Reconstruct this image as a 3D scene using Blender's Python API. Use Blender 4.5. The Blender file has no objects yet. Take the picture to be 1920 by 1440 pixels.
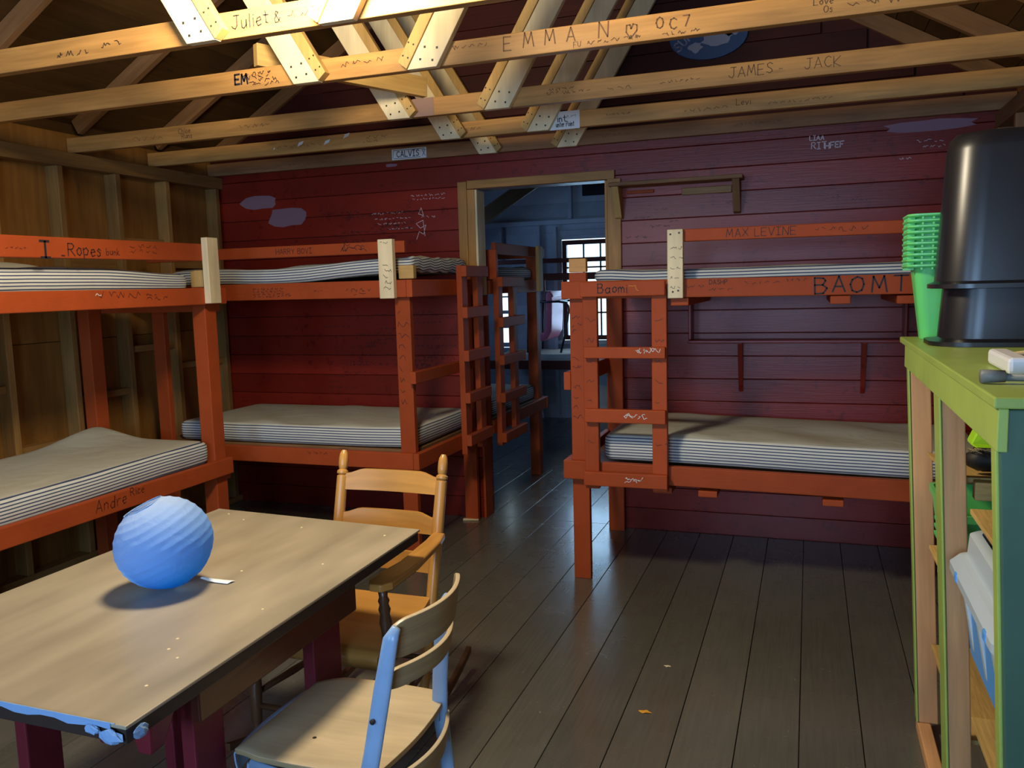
import bpy, bmesh, math, random
from mathutils import Vector, Matrix
random.seed(11)
scene = bpy.context.scene
COL = scene.collection
PI = math.pi
R = random.uniform

# ------------------------------------------------------------------ materials
MATS = {}
def nt(name):
    m = bpy.data.materials.new(name); m.use_nodes = True
    n = m.node_tree.nodes; l = m.node_tree.links
    b = n['Principled BSDF']
    return m, n, l, b
def node(n, t, **kw):
    x = n.new(t)
    for k, v in kw.items():
        if k.startswith('i_'):
            key = k[2:]; key = int(key) if key.isdigit() else key.replace('_', ' ')
            x.inputs[key].default_value = v
        else: setattr(x, k, v)
    return x
def math_(n, l, op, a, b=None):
    x = n.new('ShaderNodeMath'); x.operation = op
    for i, v in enumerate((a, b)):
        if v is None: continue
        if isinstance(v, (int, float)): x.inputs[i].default_value = v
        else: l.new(v, x.inputs[i])
    return x.outputs[0]
def mix_(n, l, fac, a, b, mode='MIX'):
    x = n.new('ShaderNodeMix'); x.data_type = 'RGBA'; x.blend_type = mode
    for sock, v in ((x.inputs[0], fac), (x.inputs[6], a), (x.inputs[7], b)):
        if isinstance(v, (int, float)): sock.default_value = v
        elif isinstance(v, tuple): sock.default_value = (*v, 1) if len(v) == 3 else v
        else: l.new(v, sock)
    return x.outputs[2]
def tone_(n, l, col, amt):
    a = node(n, 'ShaderNodeVertexColor'); a.layer_name = 'tone'
    sep = n.new('ShaderNodeSeparateColor'); l.new(a.outputs[0], sep.inputs[0])
    f = math_(n, l, 'MULTIPLY_ADD', sep.outputs[0], amt)
    f.node.inputs[2].default_value = 1 - amt * 0.5
    cmb = n.new('ShaderNodeCombineColor')
    for i in range(3): l.new(f, cmb.inputs[i])
    return mix_(n, l, 1.0, col, cmb.outputs[0], 'MULTIPLY')
def wood(name, col, dark=0.62, rough=0.6, grain=1.0, knots=True, tone=0.3, bump=0.15, spec=0.3):
    m, n, l, b = nt(name)
    uv = node(n, 'ShaderNodeTexCoord')
    mp = node(n, 'ShaderNodeMapping'); mp.inputs['Scale'].default_value = (1.6 * grain, 26 * grain, 1)
    l.new(uv.outputs['UV'], mp.inputs[0])
    no = node(n, 'ShaderNodeTexNoise', i_Scale=2.2, i_Detail=6.0, i_Roughness=0.6, i_Distortion=0.6)
    l.new(mp.outputs[0], no.inputs['Vector'])
    f = math_(n, l, 'MULTIPLY_ADD', no.outputs[0], 1.8); f.node.inputs[2].default_value = -0.4
    cl = math_(n, l, 'MINIMUM', math_(n, l, 'MAXIMUM', f, 0.0), 1.0)
    dk = tuple(c * dark for c in col)
    c = mix_(n, l, cl, dk, col)
    no2 = node(n, 'ShaderNodeTexNoise', i_Scale=3.0, i_Detail=2.0)
    mp2 = node(n, 'ShaderNodeMapping'); mp2.inputs['Scale'].default_value = (0.8, 3, 1)
    l.new(uv.outputs['UV'], mp2.inputs[0]); l.new(mp2.outputs[0], no2.inputs['Vector'])
    g = math_(n, l, 'MULTIPLY_ADD', no2.outputs[0], 0.9); g.node.inputs[2].default_value = 0.55
    cg = n.new('ShaderNodeCombineColor')
    for i in range(3): l.new(g, cg.inputs[i])
    c = mix_(n, l, 1.0, c, cg.outputs[0], 'MULTIPLY')
    if knots:
        mp3 = node(n, 'ShaderNodeMapping'); mp3.inputs['Scale'].default_value = (2.6, 9, 1)
        l.new(uv.outputs['UV'], mp3.inputs[0])
        vo = node(n, 'ShaderNodeTexVoronoi', i_Scale=1.0); l.new(mp3.outputs[0], vo.inputs['Vector'])
        k = math_(n, l, 'SUBTRACT', 1.0, math_(n, l, 'MINIMUM', math_(n, l, 'MULTIPLY', vo.outputs['Distance'], 8.0), 1.0))
        c = mix_(n, l, math_(n, l, 'MULTIPLY', k, 0.75), c, tuple(x * 0.3 for x in col))
    c = tone_(n, l, c, tone)
    l.new(c, b.inputs['Base Color'])
    b.inputs['Roughness'].default_value = rough
    b.inputs['Specular IOR Level'].default_value = spec
    bp = node(n, 'ShaderNodeBump', i_Strength=bump, i_Distance=0.004); l.new(no.outputs[0], bp.inputs['Height'])
    l.new(bp.outputs[0], b.inputs['Normal'])
    MATS[name] = m; return m
def paint(name, col, rough=0.4, var=0.25, chip=None, chipamt=0.0, scale=6.0, tone=0.15, spec=0.4, bump=0.06, metallic=0.0, grainy=True):
    m, n, l, b = nt(name)
    tc = node(n, 'ShaderNodeTexCoord')
    no = node(n, 'ShaderNodeTexNoise', i_Scale=scale, i_Detail=5.0, i_Roughness=0.65)
    l.new(tc.outputs['Object'], no.inputs['Vector'])
    f = math_(n, l, 'MULTIPLY_ADD', no.outputs[0], var * 2); f.node.inputs[2].default_value = 1 - var
    cg = n.new('ShaderNodeCombineColor')
    for i in range(3): l.new(f, cg.inputs[i])
    c = mix_(n, l, 1.0, col, cg.outputs[0], 'MULTIPLY')
    if chip:
        n2 = node(n, 'ShaderNodeTexNoise', i_Scale=scale * 7, i_Detail=4.0, i_Roughness=0.7)
        l.new(tc.outputs['Object'], n2.inputs['Vector'])
        k = math_(n, l, 'GREATER_THAN', n2.outputs[0], 0.72 - chipamt)
        c = mix_(n, l, k, c, chip)
    c = tone_(n, l, c, tone)
    l.new(c, b.inputs['Base Color'])
    b.inputs['Roughness'].default_value = rough
    b.inputs['Metallic'].default_value = metallic
    b.inputs['Specular IOR Level'].default_value = spec
    if bump:
        mp = node(n, 'ShaderNodeMapping'); mp.inputs['Scale'].default_value = (3, 60, 1) if grainy else (20, 20, 20)
        l.new(tc.outputs['UV' if grainy else 'Object'], mp.inputs[0])
        n3 = node(n, 'ShaderNodeTexNoise', i_Scale=2.0, i_Detail=4.0); l.new(mp.outputs[0], n3.inputs['Vector'])
        bp = node(n, 'ShaderNodeBump', i_Strength=bump, i_Distance=0.005); l.new(n3.outputs[0], bp.inputs['Height'])
        l.new(bp.outputs[0], b.inputs['Normal'])
    MATS[name] = m; return m
def plain(name, col, rough=0.5, spec=0.4, metallic=0.0, trans=0.0):
    m, n, l, b = nt(name)
    b.inputs['Base Color'].default_value = (*col, 1); b.inputs['Roughness'].default_value = rough
    b.inputs['Metallic'].default_value = metallic; b.inputs['Specular IOR Level'].default_value = spec
    MATS[name] = m; return m

wood('pine', (0.60, 0.30, 0.085), tone=0.35, rough=0.5)
wood('pine_pale', (0.86, 0.70, 0.42), dark=0.85, knots=False, tone=0.1, rough=0.55)
wood('pine_tan', (0.66, 0.40, 0.13), dark=0.7, tone=0.2)
wood('pine_fresh', (0.74, 0.38, 0.16), dark=0.75, tone=0.15)
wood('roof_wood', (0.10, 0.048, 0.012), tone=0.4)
wood('gable_dark', (0.075, 0.012, 0.008), tone=0.4, rough=.6)
wood('pine_old', (0.34, 0.16, 0.065), tone=0.3)
wood('stud_wood', (0.38, 0.20, 0.06), tone=0.4, rough=0.5)
wood('plywood', (0.34, 0.155, 0.035), grain=0.5, tone=0.35, rough=0.45)
wood('old_wood', (0.30, 0.15, 0.06), tone=0.3)
wood('rocker_wood', (0.62, 0.30, 0.07), dark=0.7, knots=False, rough=0.28, spec=0.5, tone=0.1, bump=0.05)
wood('rocker_shaded', (0.13, 0.055, 0.025), dark=0.6, knots=False, rough=0.3, spec=0.5, tone=0.1, bump=0.05)  # darker copy of the chair wood; shade on the lower parts painted in
wood('chair_ply', (0.66, 0.52, 0.32), dark=0.82, knots=False, rough=0.32, spec=0.5, tone=0.05, bump=0.04)
wood('chair_ply_back', (0.42, 0.30, 0.15), dark=0.7, knots=False, rough=0.35, spec=0.5, tone=0.05, bump=0.04)
wood('osb', (0.72, 0.46, 0.15), dark=0.55, grain=3.0, tone=0.2)
wood('table_frame', (0.085, 0.018, 0.010), dark=0.7, knots=False, rough=0.35, spec=0.5, tone=0.1)
wood('table_board', (0.37, 0.31, 0.215), dark=0.90, grain=0.35, knots=False, rough=0.38, spec=0.45, tone=0.0, bump=0.02)
paint('bunk_paint', (0.38, 0.066, 0.016), rough=0.55, spec=0.16, chip=(0.43, 0.09, 0.03), chipamt=0.03, tone=0.25, bump=0.12)
paint('wall_paint', (0.25, 0.018, 0.008), rough=0.36, chip=(0.18, 0.011, 0.007), chipamt=0.10, tone=0.5, scale=2.5, var=0.35, bump=0.12)
paint('maroon_paint', (0.15, 0.014, 0.024), rough=0.4)
paint('green_paint', (0.34, 0.46, 0.10), rough=0.4, grainy=False)
paint('green_dark_paint', (0.060, 0.13, 0.080), rough=0.5, grainy=False)
paint('white_board', (0.52, 0.58, 0.66), rough=0.5, tone=0.3)
paint('blue_metal', (0.28, 0.42, 0.62), rough=0.3, chip=(0.10, 0.14, 0.20), chipamt=0.0, scale=8, bump=0, spec=0.5)
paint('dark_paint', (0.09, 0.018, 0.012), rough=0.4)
plain('edge_dark', (0.035, 0.022, 0.018), 0.5)
plain('black_plastic', (0.010, 0.010, 0.013), 0.33, 0.6)
plain('green_plastic', (0.13, 0.62, 0.17), 0.32, 0.5)
plain('lime_plastic', (0.38, 0.75, 0.02), 0.4, 0.5)
plain('blue_plastic', (0.10, 0.36, 0.88), 0.4, 0.5)
plain('clear_plastic', (0.50, 0.60, 0.68), 0.3, 0.5)
plain('navy', (0.02, 0.03, 0.07), 0.5)
plain('white_plastic', (0.72, 0.74, 0.80), 0.4)
plain('ink', (0.055, 0.020, 0.016), 0.6)
plain('ink_brown', (0.16, 0.075, 0.03), 0.7)
plain('ink_black', (0.02, 0.015, 0.02), 0.6)
plain('chalk', (0.80, 0.68, 0.70), 0.8)
plain('paper', (0.78, 0.79, 0.78), 0.7)
plain('lavender', (0.30, 0.16, 0.20), 0.7)
plain('tape_blue', (0.24, 0.40, 0.66), 0.4)
plain('stain', (0.30, 0.17, 0.12), .6)
plain('tag_white', (0.80, 0.86, 0.88), 0.6)
plain('leaf_orange', (0.80, 0.36, 0.03), 0.6)
plain('bristle', (0.016, 0.014, 0.012), 0.6)
plain('pink', (0.78, 0.22, 0.34), 0.4)
plain('metal_dark', (0.02, 0.02, 0.024), 0.35, 0.5)
plain('screw', (0.03, 0.025, 0.02), 0.5)
plain('poster_blue', (0.04, 0.10, 0.26), 0.5)
plain('poster_pale', (0.34, 0.38, 0.52), 0.5)
plain('bamboo', (0.58, 0.42, 0.20), 0.5)
plain('gray_plastic', (0.16, 0.17, 0.16), 0.5)

# floor boards: brown grey paint, scuffed
def mk_floor():
    m, n, l, b = nt('floor_boards')
    tc = node(n, 'ShaderNodeTexCoord')
    no = node(n, 'ShaderNodeTexNoise', i_Scale=1.6, i_Detail=6.0, i_Roughness=0.65); l.new(tc.outputs['Object'], no.inputs['Vector'])
    c = mix_(n, l, no.outputs[0], (0.080, 0.076, 0.060), (0.150, 0.142, 0.112))
    mp = node(n, 'ShaderNodeMapping'); mp.inputs['Scale'].default_value = (2.2, 45, 1); l.new(tc.outputs['UV'], mp.inputs[0])
    g = node(n, 'ShaderNodeTexNoise', i_Scale=2.0, i_Detail=5.0); l.new(mp.outputs[0], g.inputs['Vector'])
    gg = math_(n, l, 'MULTIPLY_ADD', g.outputs[0], 0.5); gg.node.inputs[2].default_value = 0.75
    cg = n.new('ShaderNodeCombineColor')
    for i in range(3): l.new(gg, cg.inputs[i])
    c = mix_(n, l, 1.0, c, cg.outputs[0], 'MULTIPLY')
    n2 = node(n, 'ShaderNodeTexNoise', i_Scale=24.0, i_Detail=6.0, i_Roughness=0.75, i_Distortion=1.5); l.new(tc.outputs['Object'], n2.inputs['Vector'])
    n3 = node(n, 'ShaderNodeTexNoise', i_Scale=2.4, i_Detail=2.0); l.new(tc.outputs['Object'], n3.inputs['Vector'])
    k = math_(n, l, 'MULTIPLY', math_(n, l, 'GREATER_THAN', n2.outputs[0], 0.68), math_(n, l, 'GREATER_THAN', n3.outputs[0], 0.5))
    c = mix_(n, l, math_(n, l, 'MULTIPLY', k, 0.45), c, (0.34, 0.32, 0.27))
    c = tone_(n, l, c, 0.3)
    l.new(c, b.inputs['Base Color'])
    rr = math_(n, l, 'MULTIPLY_ADD', no.outputs[0], 0.22); rr.node.inputs[2].default_value = 0.16
    l.new(rr, b.inputs['Roughness']); b.inputs['Specular IOR Level'].default_value = 0.5; b.inputs['Coat Weight'].default_value = 0.4; b.inputs['Coat Roughness'].default_value = 0.16
    bp = node(n, 'ShaderNodeBump', i_Strength=0.12, i_Distance=0.004); l.new(g.outputs[0], bp.inputs['Height']); l.new(bp.outputs[0], b.inputs['Normal'])
    MATS['floor_boards'] = m
mk_floor()
def mk_ticking(name, side):
    m, n, l, b = nt(name)
    tc = node(n, 'ShaderNodeTexCoord')
    sp = n.new('ShaderNodeSeparateXYZ'); l.new(tc.outputs['UV'], sp.inputs[0])
    if side:
        no = node(n, 'ShaderNodeTexNoise', i_Scale=3.0, i_Detail=1.0); l.new(tc.outputs['Object'], no.inputs['Vector'])
        w = math_(n, l, 'MULTIPLY_ADD', no.outputs[0], 0.006); l.new(sp.outputs[1], w.node.inputs[2])
        fr = math_(n, l, 'FRACT', math_(n, l, 'DIVIDE', w, 0.0145))
        k = math_(n, l, 'LESS_THAN', fr, 0.36)
        c = mix_(n, l, k, (0.68, 0.67, 0.58), (0.055, 0.075, 0.15))
    else:
        no = node(n, 'ShaderNodeTexNoise', i_Scale=2.5, i_Detail=4.0); l.new(tc.outputs['Object'], no.inputs['Vector'])
        c = mix_(n, l, no.outputs[0], (0.52, 0.50, 0.40), (0.64, 0.62, 0.51))
        fr = math_(n, l, 'FRACT', math_(n, l, 'DIVIDE', sp.outputs[1], 0.0145))
        k = math_(n, l, 'LESS_THAN', fr, 0.3)
        c = mix_(n, l, math_(n, l, 'MULTIPLY', k, 0.10), c, (0.10, 0.11, 0.15))
    l.new(c, b.inputs['Base Color']); b.inputs['Roughness'].default_value = 0.75; b.inputs['Specular IOR Level'].default_value = 0.25
    n4 = node(n, 'ShaderNodeTexNoise', i_Scale=7.0, i_Detail=3.0, i_Distortion=0.8); l.new(tc.outputs['Object'], n4.inputs['Vector'])
    bp = node(n, 'ShaderNodeBump', i_Strength=0.35, i_Distance=0.02); l.new(n4.outputs[0], bp.inputs['Height']); l.new(bp.outputs[0], b.inputs['Normal'])
    MATS[name] = m
mk_ticking('ticking_side', True); mk_ticking('ticking_top', False)
def mk_lantern():
    m, n, l, b = nt('lantern_paper')
    tc = node(n, 'ShaderNodeTexCoord')
    no = node(n, 'ShaderNodeTexNoise', i_Scale=22.0, i_Detail=5.0, i_Distortion=0.7); l.new(tc.outputs['Object'], no.inputs['Vector'])
    sp = n.new('ShaderNodeSeparateXYZ'); l.new(tc.outputs['UV'], sp.inputs[0])
    c = mix_(n, l, sp.outputs[1], (0.01, 0.34, 1.0), (0.50, 0.66, 0.90))   # blue paper; lamplight on the top painted in as a paler tint
    l.new(c, b.inputs['Base Color']); b.inputs['Roughness'].default_value = 0.75
    bp = node(n, 'ShaderNodeBump', i_Strength=0.55, i_Distance=0.008); l.new(no.outputs[0], bp.inputs['Height']); l.new(bp.outputs[0], b.inputs['Normal'])
    tr = n.new('ShaderNodeBsdfTranslucent'); l.new(c, tr.inputs[0]); l.new(bp.outputs[0], tr.inputs['Normal'])
    mx = n.new('ShaderNodeMixShader'); mx.inputs[0].default_value = 0.4
    l.new(b.outputs[0], mx.inputs[1]); l.new(tr.outputs[0], mx.inputs[2]); l.new(mx.outputs[0], n['Material Output'].inputs[0])
    MATS['lantern_paper'] = m
mk_lantern()
def mk_glass():
    m, n, l, b = nt('window_glass')
    g = n.new('ShaderNodeBsdfGlossy'); g.inputs['Roughness'].default_value = 0.03
    t = n.new('ShaderNodeBsdfTransparent'); t.inputs[0].default_value = (0.93, 0.97, 0.98, 1)
    fr = n.new('ShaderNodeFresnel')
    mx = n.new('ShaderNodeMixShader'); l.new(fr.outputs[0], mx.inputs[0]); l.new(t.outputs[0], mx.inputs[1]); l.new(g.outputs[0], mx.inputs[2])
    l.new(mx.outputs[0], n['Material Output'].inputs[0]); MATS['window_glass'] = m
mk_glass()

# ------------------------------------------------------------------ mesh builder
def V(*a): return Vector(a)
class MB:
    def __init__(s): s.v = []; s.f = []; s.uv = []; s.t = []; s.mi = []
    def face(s, pts, uvs, tone, mi=0):
        k = len(s.v); s.v += [Vector(p) for p in pts]; s.f.append(tuple(range(k, k + len(pts)))); s.uv.append(uvs); s.t.append(tone); s.mi.append(mi)
    def hexa(s, P, tone=None, mi=0):
        """P: 8 points, 0-3 start ring, 4-7 end ring (grain runs start -> end)."""
        P = [Vector(p) for p in P]; tone = R(0, 1) if tone is None else tone
        u0, v0 = R(0, 9), R(0, 9); k = len(s.v); s.v += P
        L = (P[4] - P[0]).length; w = (P[1] - P[0]).length; h = (P[2] - P[1]).length
        cyc = [0, w, w + h, 2 * w + h, 2 * w + 2 * h]
        for i in range(4):
            j = (i + 1) % 4
            s.f.append((k + i, k + j, k + 4 + j, k + 4 + i))
            s.uv.append([(u0, v0 + cyc[i]), (u0, v0 + cyc[i + 1]), (u0 + L, v0 + cyc[i + 1]), (u0 + L, v0 + cyc[i])]); s.t.append(tone); s.mi.append(mi)
        for q in ((3, 2, 1, 0), (4, 5, 6, 7)):
            s.f.append(tuple(k + i for i in q)); s.uv.append([(u0, v0), (u0 + 0.02, v0), (u0 + 0.02, v0 + h), (u0, v0 + h)]); s.t.append(tone); s.mi.append(mi)
        return s
    def box(s, x0, x1, y0, y1, z0, z1, axis=None, tone=None, mi=0):
        d = (x1 - x0, y1 - y0, z1 - z0)
        if axis is None: axis = max(range(3), key=lambda i: d[i])
        if axis == 0: P = [(x0, y0, z0), (x0, y0, z1), (x0, y1, z1), (x0, y1, z0), (x1, y0, z0), (x1, y0, z1), (x1, y1, z1), (x1, y1, z0)]
        elif axis == 1: P = [(x0, y0, z0), (x1, y0, z0), (x1, y0, z1), (x0, y0, z1), (x0, y1, z0), (x1, y1, z0), (x1, y1, z1), (x0, y1, z1)]
        else: P = [(x0, y0, z0), (x0, y1, z0), (x1, y1, z0), (x1, y0, z0), (x0, y0, z1), (x0, y1, z1), (x1, y1, z1), (x1, y0, z1)]
        return s.hexa(P, tone, mi)
    def beam(s, p0, p1, w, t, side, tone=None):
        """bar from p0 to p1; w measured along `side`, t across both."""
        p0, p1 = Vector(p0), Vector(p1); d = (p1 - p0).normalized(); sd = Vector(side); sd = (sd - d * sd.dot(d)).normalized(); up = d.cross(sd)
        c = [(-w / 2, -t / 2), (w / 2, -t / 2), (w / 2, t / 2), (-w / 2, t / 2)]
        return s.hexa([p0 + sd * a + up * b for a, b in c] + [p1 + sd * a + up * b for a, b in c], tone)
    def prism(s, pts, d, tone=None):
        """extrude polygon pts (3d list) by vector d"""
        pts = [Vector(p) for p in pts]; d = Vector(d); tone = R(0, 1) if tone is None else tone
        n = len(pts); k = len(s.v); s.v += pts + [p + d for p in pts]; u0 = R(0, 9)
        ax = max(range(3), key=lambda i: max(p[i] for p in pts) - min(p[i] for p in pts))
        bx = max([i for i in range(3) if i != ax], key=lambda i: max(p[i] for p in pts) - min(p[i] for p in pts))
        s.f.append(tuple(k + i for i in range(n))[::-1]); s.uv.append([(u0 + pts[i][ax], pts[i][bx]) for i in range(n)][::-1]); s.t.append(tone); s.mi.append(0)
        s.f.append(tuple(k + n + i for i in range(n))); s.uv.append([(u0 + pts[i][ax], pts[i][bx]) for i in range(n)]); s.t.append(tone); s.mi.append(0)
        for i in range(n):
            j = (i + 1) % n
            s.f.append((k + i, k + j, k + n + j, k + n + i)); s.uv.append([(u0 + pts[i][ax], 0), (u0 + pts[j][ax], 0), (u0 + pts[j][ax], .02), (u0 + pts[i][ax], .02)]); s.t.append(tone); s.mi.append(0)
        return s
    def tube(s, pts, rad, n=12, cap=True, flat=None):
        pts = [Vector(p) for p in pts]; m = len(pts)
        if isinstance(rad, (int, float)): rad = [rad] * m
        k = len(s.v); ref = None; u0 = R(0, 9); tone = R(0, 1); L = 0
        us = []
        for i, p in enumerate(pts):
            d = (pts[min(i + 1, m - 1)] - pts[max(i - 1, 0)]).normalized()
            if ref is None:
                ref = Vector(flat) if flat else (V(0, 0, 1) if abs(d.z) < .9 else V(1, 0, 0))
            a = (ref - d * ref.dot(d)).normalized(); b = d.cross(a); ref = a
            r = rad[i]; ra, rb = (r if isinstance(r, tuple) else (r, r))
            for q in range(n):
                t = 2 * PI * q / n; s.v.append(p + a * math.cos(t) * ra + b * math.sin(t) * rb)
            if i: L += (p - pts[i - 1]).length
            us.append(L)
        for i in range(m - 1):
            for q in range(n):
                r_ = (q + 1) % n
                s.f.append((k + i * n + q, k + i * n + r_, k + (i + 1) * n + r_, k + (i + 1) * n + q))
                s.uv.append([(u0 + us[i], q * .01), (u0 + us[i], (q + 1) * .01), (u0 + us[i + 1], (q + 1) * .01), (u0 + us[i + 1], q * .01)]); s.t.append(tone); s.mi.append(0)
        if cap:
            for base, rev in ((k, True), (k + (m - 1) * n, False)):
                q = [base + i for i in range(n)]; q = q[::-1] if rev else q
                s.f.append(tuple(q)); s.uv.append([(u0, 0)] * n); s.t.append(tone); s.mi.append(0)
        return s
    def lathe(s, p0, p1, prof, n=16):
        """prof: list of (fraction along p0->p1, radius)"""
        p0, p1 = Vector(p0), Vector(p1)
        return s.tube([p0.lerp(p1, f) for f, r in prof], [r for f, r in prof], n)
    def grid(s, P, closed_u=False, mi=0, uvf=None, tone=.5):
        """P[i][j] grid of points"""
        k = len(s.v); ni, nj = len(P), len(P[0])
        for row in P: s.v += [Vector(p) for p in row]
        for i in range(ni if closed_u else ni - 1):
            i2 = (i + 1) % ni
            for j in range(nj - 1):
                s.f.append((k + i * nj + j, k + i2 * nj + j, k + i2 * nj + j + 1, k + i * nj + j + 1))
                a, b = i / ni, (i + 1) / ni
                if uvf: s.uv.append([uvf(a, j / (nj - 1)), uvf(b, j / (nj - 1)), uvf(b, (j + 1) / (nj - 1)), uvf(a, (j + 1) / (nj - 1))])
                else: s.uv.append([(a, j / (nj - 1)), (b, j / (nj - 1)), (b, (j + 1) / (nj - 1)), (a, (j + 1) / (nj - 1))])
                s.t.append(tone); s.mi.append(mi)
        return s
    def build(s, name, mats, parent=None, smooth=False, bevel=0.0, weld=False, autosmooth=None, recalc=True):
        me = bpy.data.meshes.new(name)
        off = Vector((0, 0, 0)); p = parent
        while p is not None: off += p.location; p = p.parent
        me.from_pydata([tuple(v - off) for v in s.v], [], s.f)
        me.color_attributes.new('tone', 'FLOAT_COLOR', 'CORNER'); me.uv_layers.new(name='UVMap'); uvl = me.uv_layers['UVMap']; ca = me.color_attributes['tone']; li = 0
        for fi, fu in enumerate(s.uv):
            t = s.t[fi]
            for u in fu:
                uvl.data[li].uv = u; ca.data[li].color = (t, t, t, 1); li += 1
        for i, pl in enumerate(me.polygons): pl.material_index = s.mi[i]; pl.use_smooth = smooth
        if recalc or weld:
            bm = bmesh.new(); bm.from_mesh(me)
            if weld: bmesh.ops.remove_doubles(bm, verts=bm.verts, dist=1e-5)
            bmesh.ops.recalc_face_normals(bm, faces=bm.faces); bm.to_mesh(me); bm.free()
        for m in (mats if isinstance(mats, (list, tuple)) else [mats]): me.materials.append(MATS[m])
        o = bpy.data.objects.new(name, me); COL.objects.link(o)
        if parent is not None: o.parent = parent
        if bevel:
            bv = o.modifiers.new('edge', 'BEVEL'); bv.width = bevel; bv.segments = 2; bv.limit_method = 'ANGLE'; bv.angle_limit = .9
        if autosmooth and smooth:
            me.set_sharp_from_angle(angle=autosmooth)
        return o
def tag(o, label=None, cat=None, group=None, kind=None):
    if label: o['label'] = label
    if cat: o['category'] = cat
    if group: o['group'] = group
    if kind: o['kind'] = kind
    return o
def thing(name, label, cat, loc=(0, 0, 0), group=None):
    o = bpy.data.objects.new(name, None); o.empty_display_size = .1; o.location = loc; COL.objects.link(o)
    return tag(o, label, cat, group)
def struct(name, mb, mats, parent=None, **kw):
    o = mb.build(name, mats, parent, **kw)
    if parent is None: o['kind'] = 'structure'
    return o
def B(name, mats, parent, *boxes, bevel=.003):
    m = MB()
    for b in boxes: m.box(*b)
    return m.build(name, mats, parent, bevel=bevel)

# ------------------------------------------------------------------ handwriting
G = {}
for ln in """A 0,0 2,6 4,0|1,2 3,2
B 0,0 0,6 2.6,6 3.4,5 2.6,3.4 0,3.2|2.6,3.2 3.9,2 2.8,0 0,0
C 3.8,5 2.4,6 .8,5.2 0,3 .8,.8 2.4,0 3.8,1
D 0,0 0,6 2,6 3.8,4 3.6,1.6 2,0 0,0
E 3.6,6 0,6 0,0 3.6,0|0,3 2.8,3
F 3.6,6 0,6 0,0|0,3 2.6,3
G 3.8,5 2.4,6 .6,5 0,3 .8,.6 2.6,0 3.8,1.4 3.8,2.8 2.4,2.8
H 0,0 0,6|4,0 4,6|0,3 4,3
I 0,6 3,6|1.5,6 1.5,0|0,0 3,0
J 1,6 4,6|2.8,6 2.8,1.4 1.8,0 .4,.6 0,1.6
K 0,0 0,6|3.6,6 0,2.6 3.8,0
L 0,6 0,0 3.4,0
M 0,0 .6,6 2.2,1.6 3.8,6 4.6,0
N 0,0 .3,6 3.6,0 4,6
O 2,6 .4,5 0,3 .6,.8 2,0 3.4,.8 4,3 3.4,5.2 2,6
P 0,0 0,6 2.6,6 3.6,4.8 2.6,3 0,2.8
R 0,0 0,6 2.6,6 3.5,4.8 2.6,3.2 0,3|1.6,3 3.8,0
S 3.6,5 2.2,6 .6,5.2 .8,3.8 3,2.4 3.4,1 2,0 0,.8
T 0,6 4,6|2,6 2,0
U 0,6 .3,1.2 1.8,0 3.4,1 3.8,6
V 0,6 2,0 4,6
W 0,6 1,0 2.2,4 3.4,0 4.6,6
X 0,0 4,6|0,6 4,0
Y 0,6 2,3 4,6|2,3 2,0
Z 0,6 3.8,6 0,0 3.8,0
a 3,3.4 1.4,3.8 .2,2.4 .6,.4 2,.2 3,1.6|3,3.8 3,.8 3.6,0
b 0,6 .1,0 2,0 3,1.6 2.2,3.2 .2,2.6
c 2.8,3.2 1.4,3.8 .2,2 1,.2 2.8,.6
d 3,3 1.4,3.6 .2,1.8 1,.1 2.6,.4 3.1,6|3.1,6 3.2,0
e .2,1.9 2.8,2.3 2.2,3.7 .8,3.3 .2,1.6 1.2,.1 2.8,.6
h 0,6 .2,0|.2,2.4 1.6,3.6 2.6,2.6 2.8,0
i .5,3.6 .6,0|.5,5 .6,5.2
k 0,6 .1,0|2.4,3.8 .2,1.6 2.6,0
l .4,6 .5,0
m 0,3.6 .2,0|.2,2.4 1.2,3.6 2,2.6 2,0|2,2.4 3,3.6 3.9,2.6 4,0
n 0,3.6 .2,0|.2,2.4 1.5,3.6 2.5,2.6 2.7,0
o 1.4,3.7 .2,2.6 .4,.6 1.6,0 2.8,1.2 2.5,3.2 1.4,3.7
p 0,3.6 .3,-2.4|.2,2.8 1.8,3.8 3,2.4 2.2,.4 .4,.4
r 0,3.6 .3,0|.3,2 1.2,3.4 2.4,3.4
s 2.4,3.2 1.2,3.8 .4,3 1.9,1.7 2,.5 .8,0 0,.6
t 1.2,5.4 1.3,.6 2.4,.2|0,3.8 2.6,3.8
u 0,3.6 .2,.7 1.2,0 2.4,1 2.6,3.6|2.6,3.6 2.8,0
v 0,3.6 1.4,0 2.8,3.6
& 3.8,0 .8,4.4 1.4,6 2.6,5.2 .2,2 .8,.2 2.4,.2 3.8,2.4
@ 2,0 .2,2.6 .4,5 1.8,5 2.2,3.6|2.2,3.6 3,5.4 4.6,4.8 4.4,2.6 2,0
2 .2,4.8 1.8,6 3.4,4.8 .2,0 3.8,0
7 0,6 3.6,6 1.2,0
- 0,3 2.6,3
_ 0,0 3,0
! 1,6 1,2|1,.4 1,0""".split('\n'):
    ch, st = ln.split(' ', 1)
    G[ch] = [[tuple(float(q) for q in p.split(',')) for p in s.split()] for s in st.split('|')]
def strokes_mesh(mb, lines, o, xd, zd, nrm, w, lift=.0012):
    o, xd, zd, nrm = Vector(o), Vector(xd), Vector(zd), Vector(nrm)
    for st in lines:
        P = [o + xd * a + zd * b + nrm * lift for a, b in st]
        for p, q in zip(P, P[1:]):
            d = (q - p)
            if d.length < 1e-6: continue
            d.normalize(); sd = d.cross(nrm) * w / 2; p2 = p - d * w * .3; q2 = q + d * w * .3
            mb.face([p2 - sd, p2 + sd, q2 + sd, q2 - sd], [(0, 0)] * 4, .5)
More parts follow.
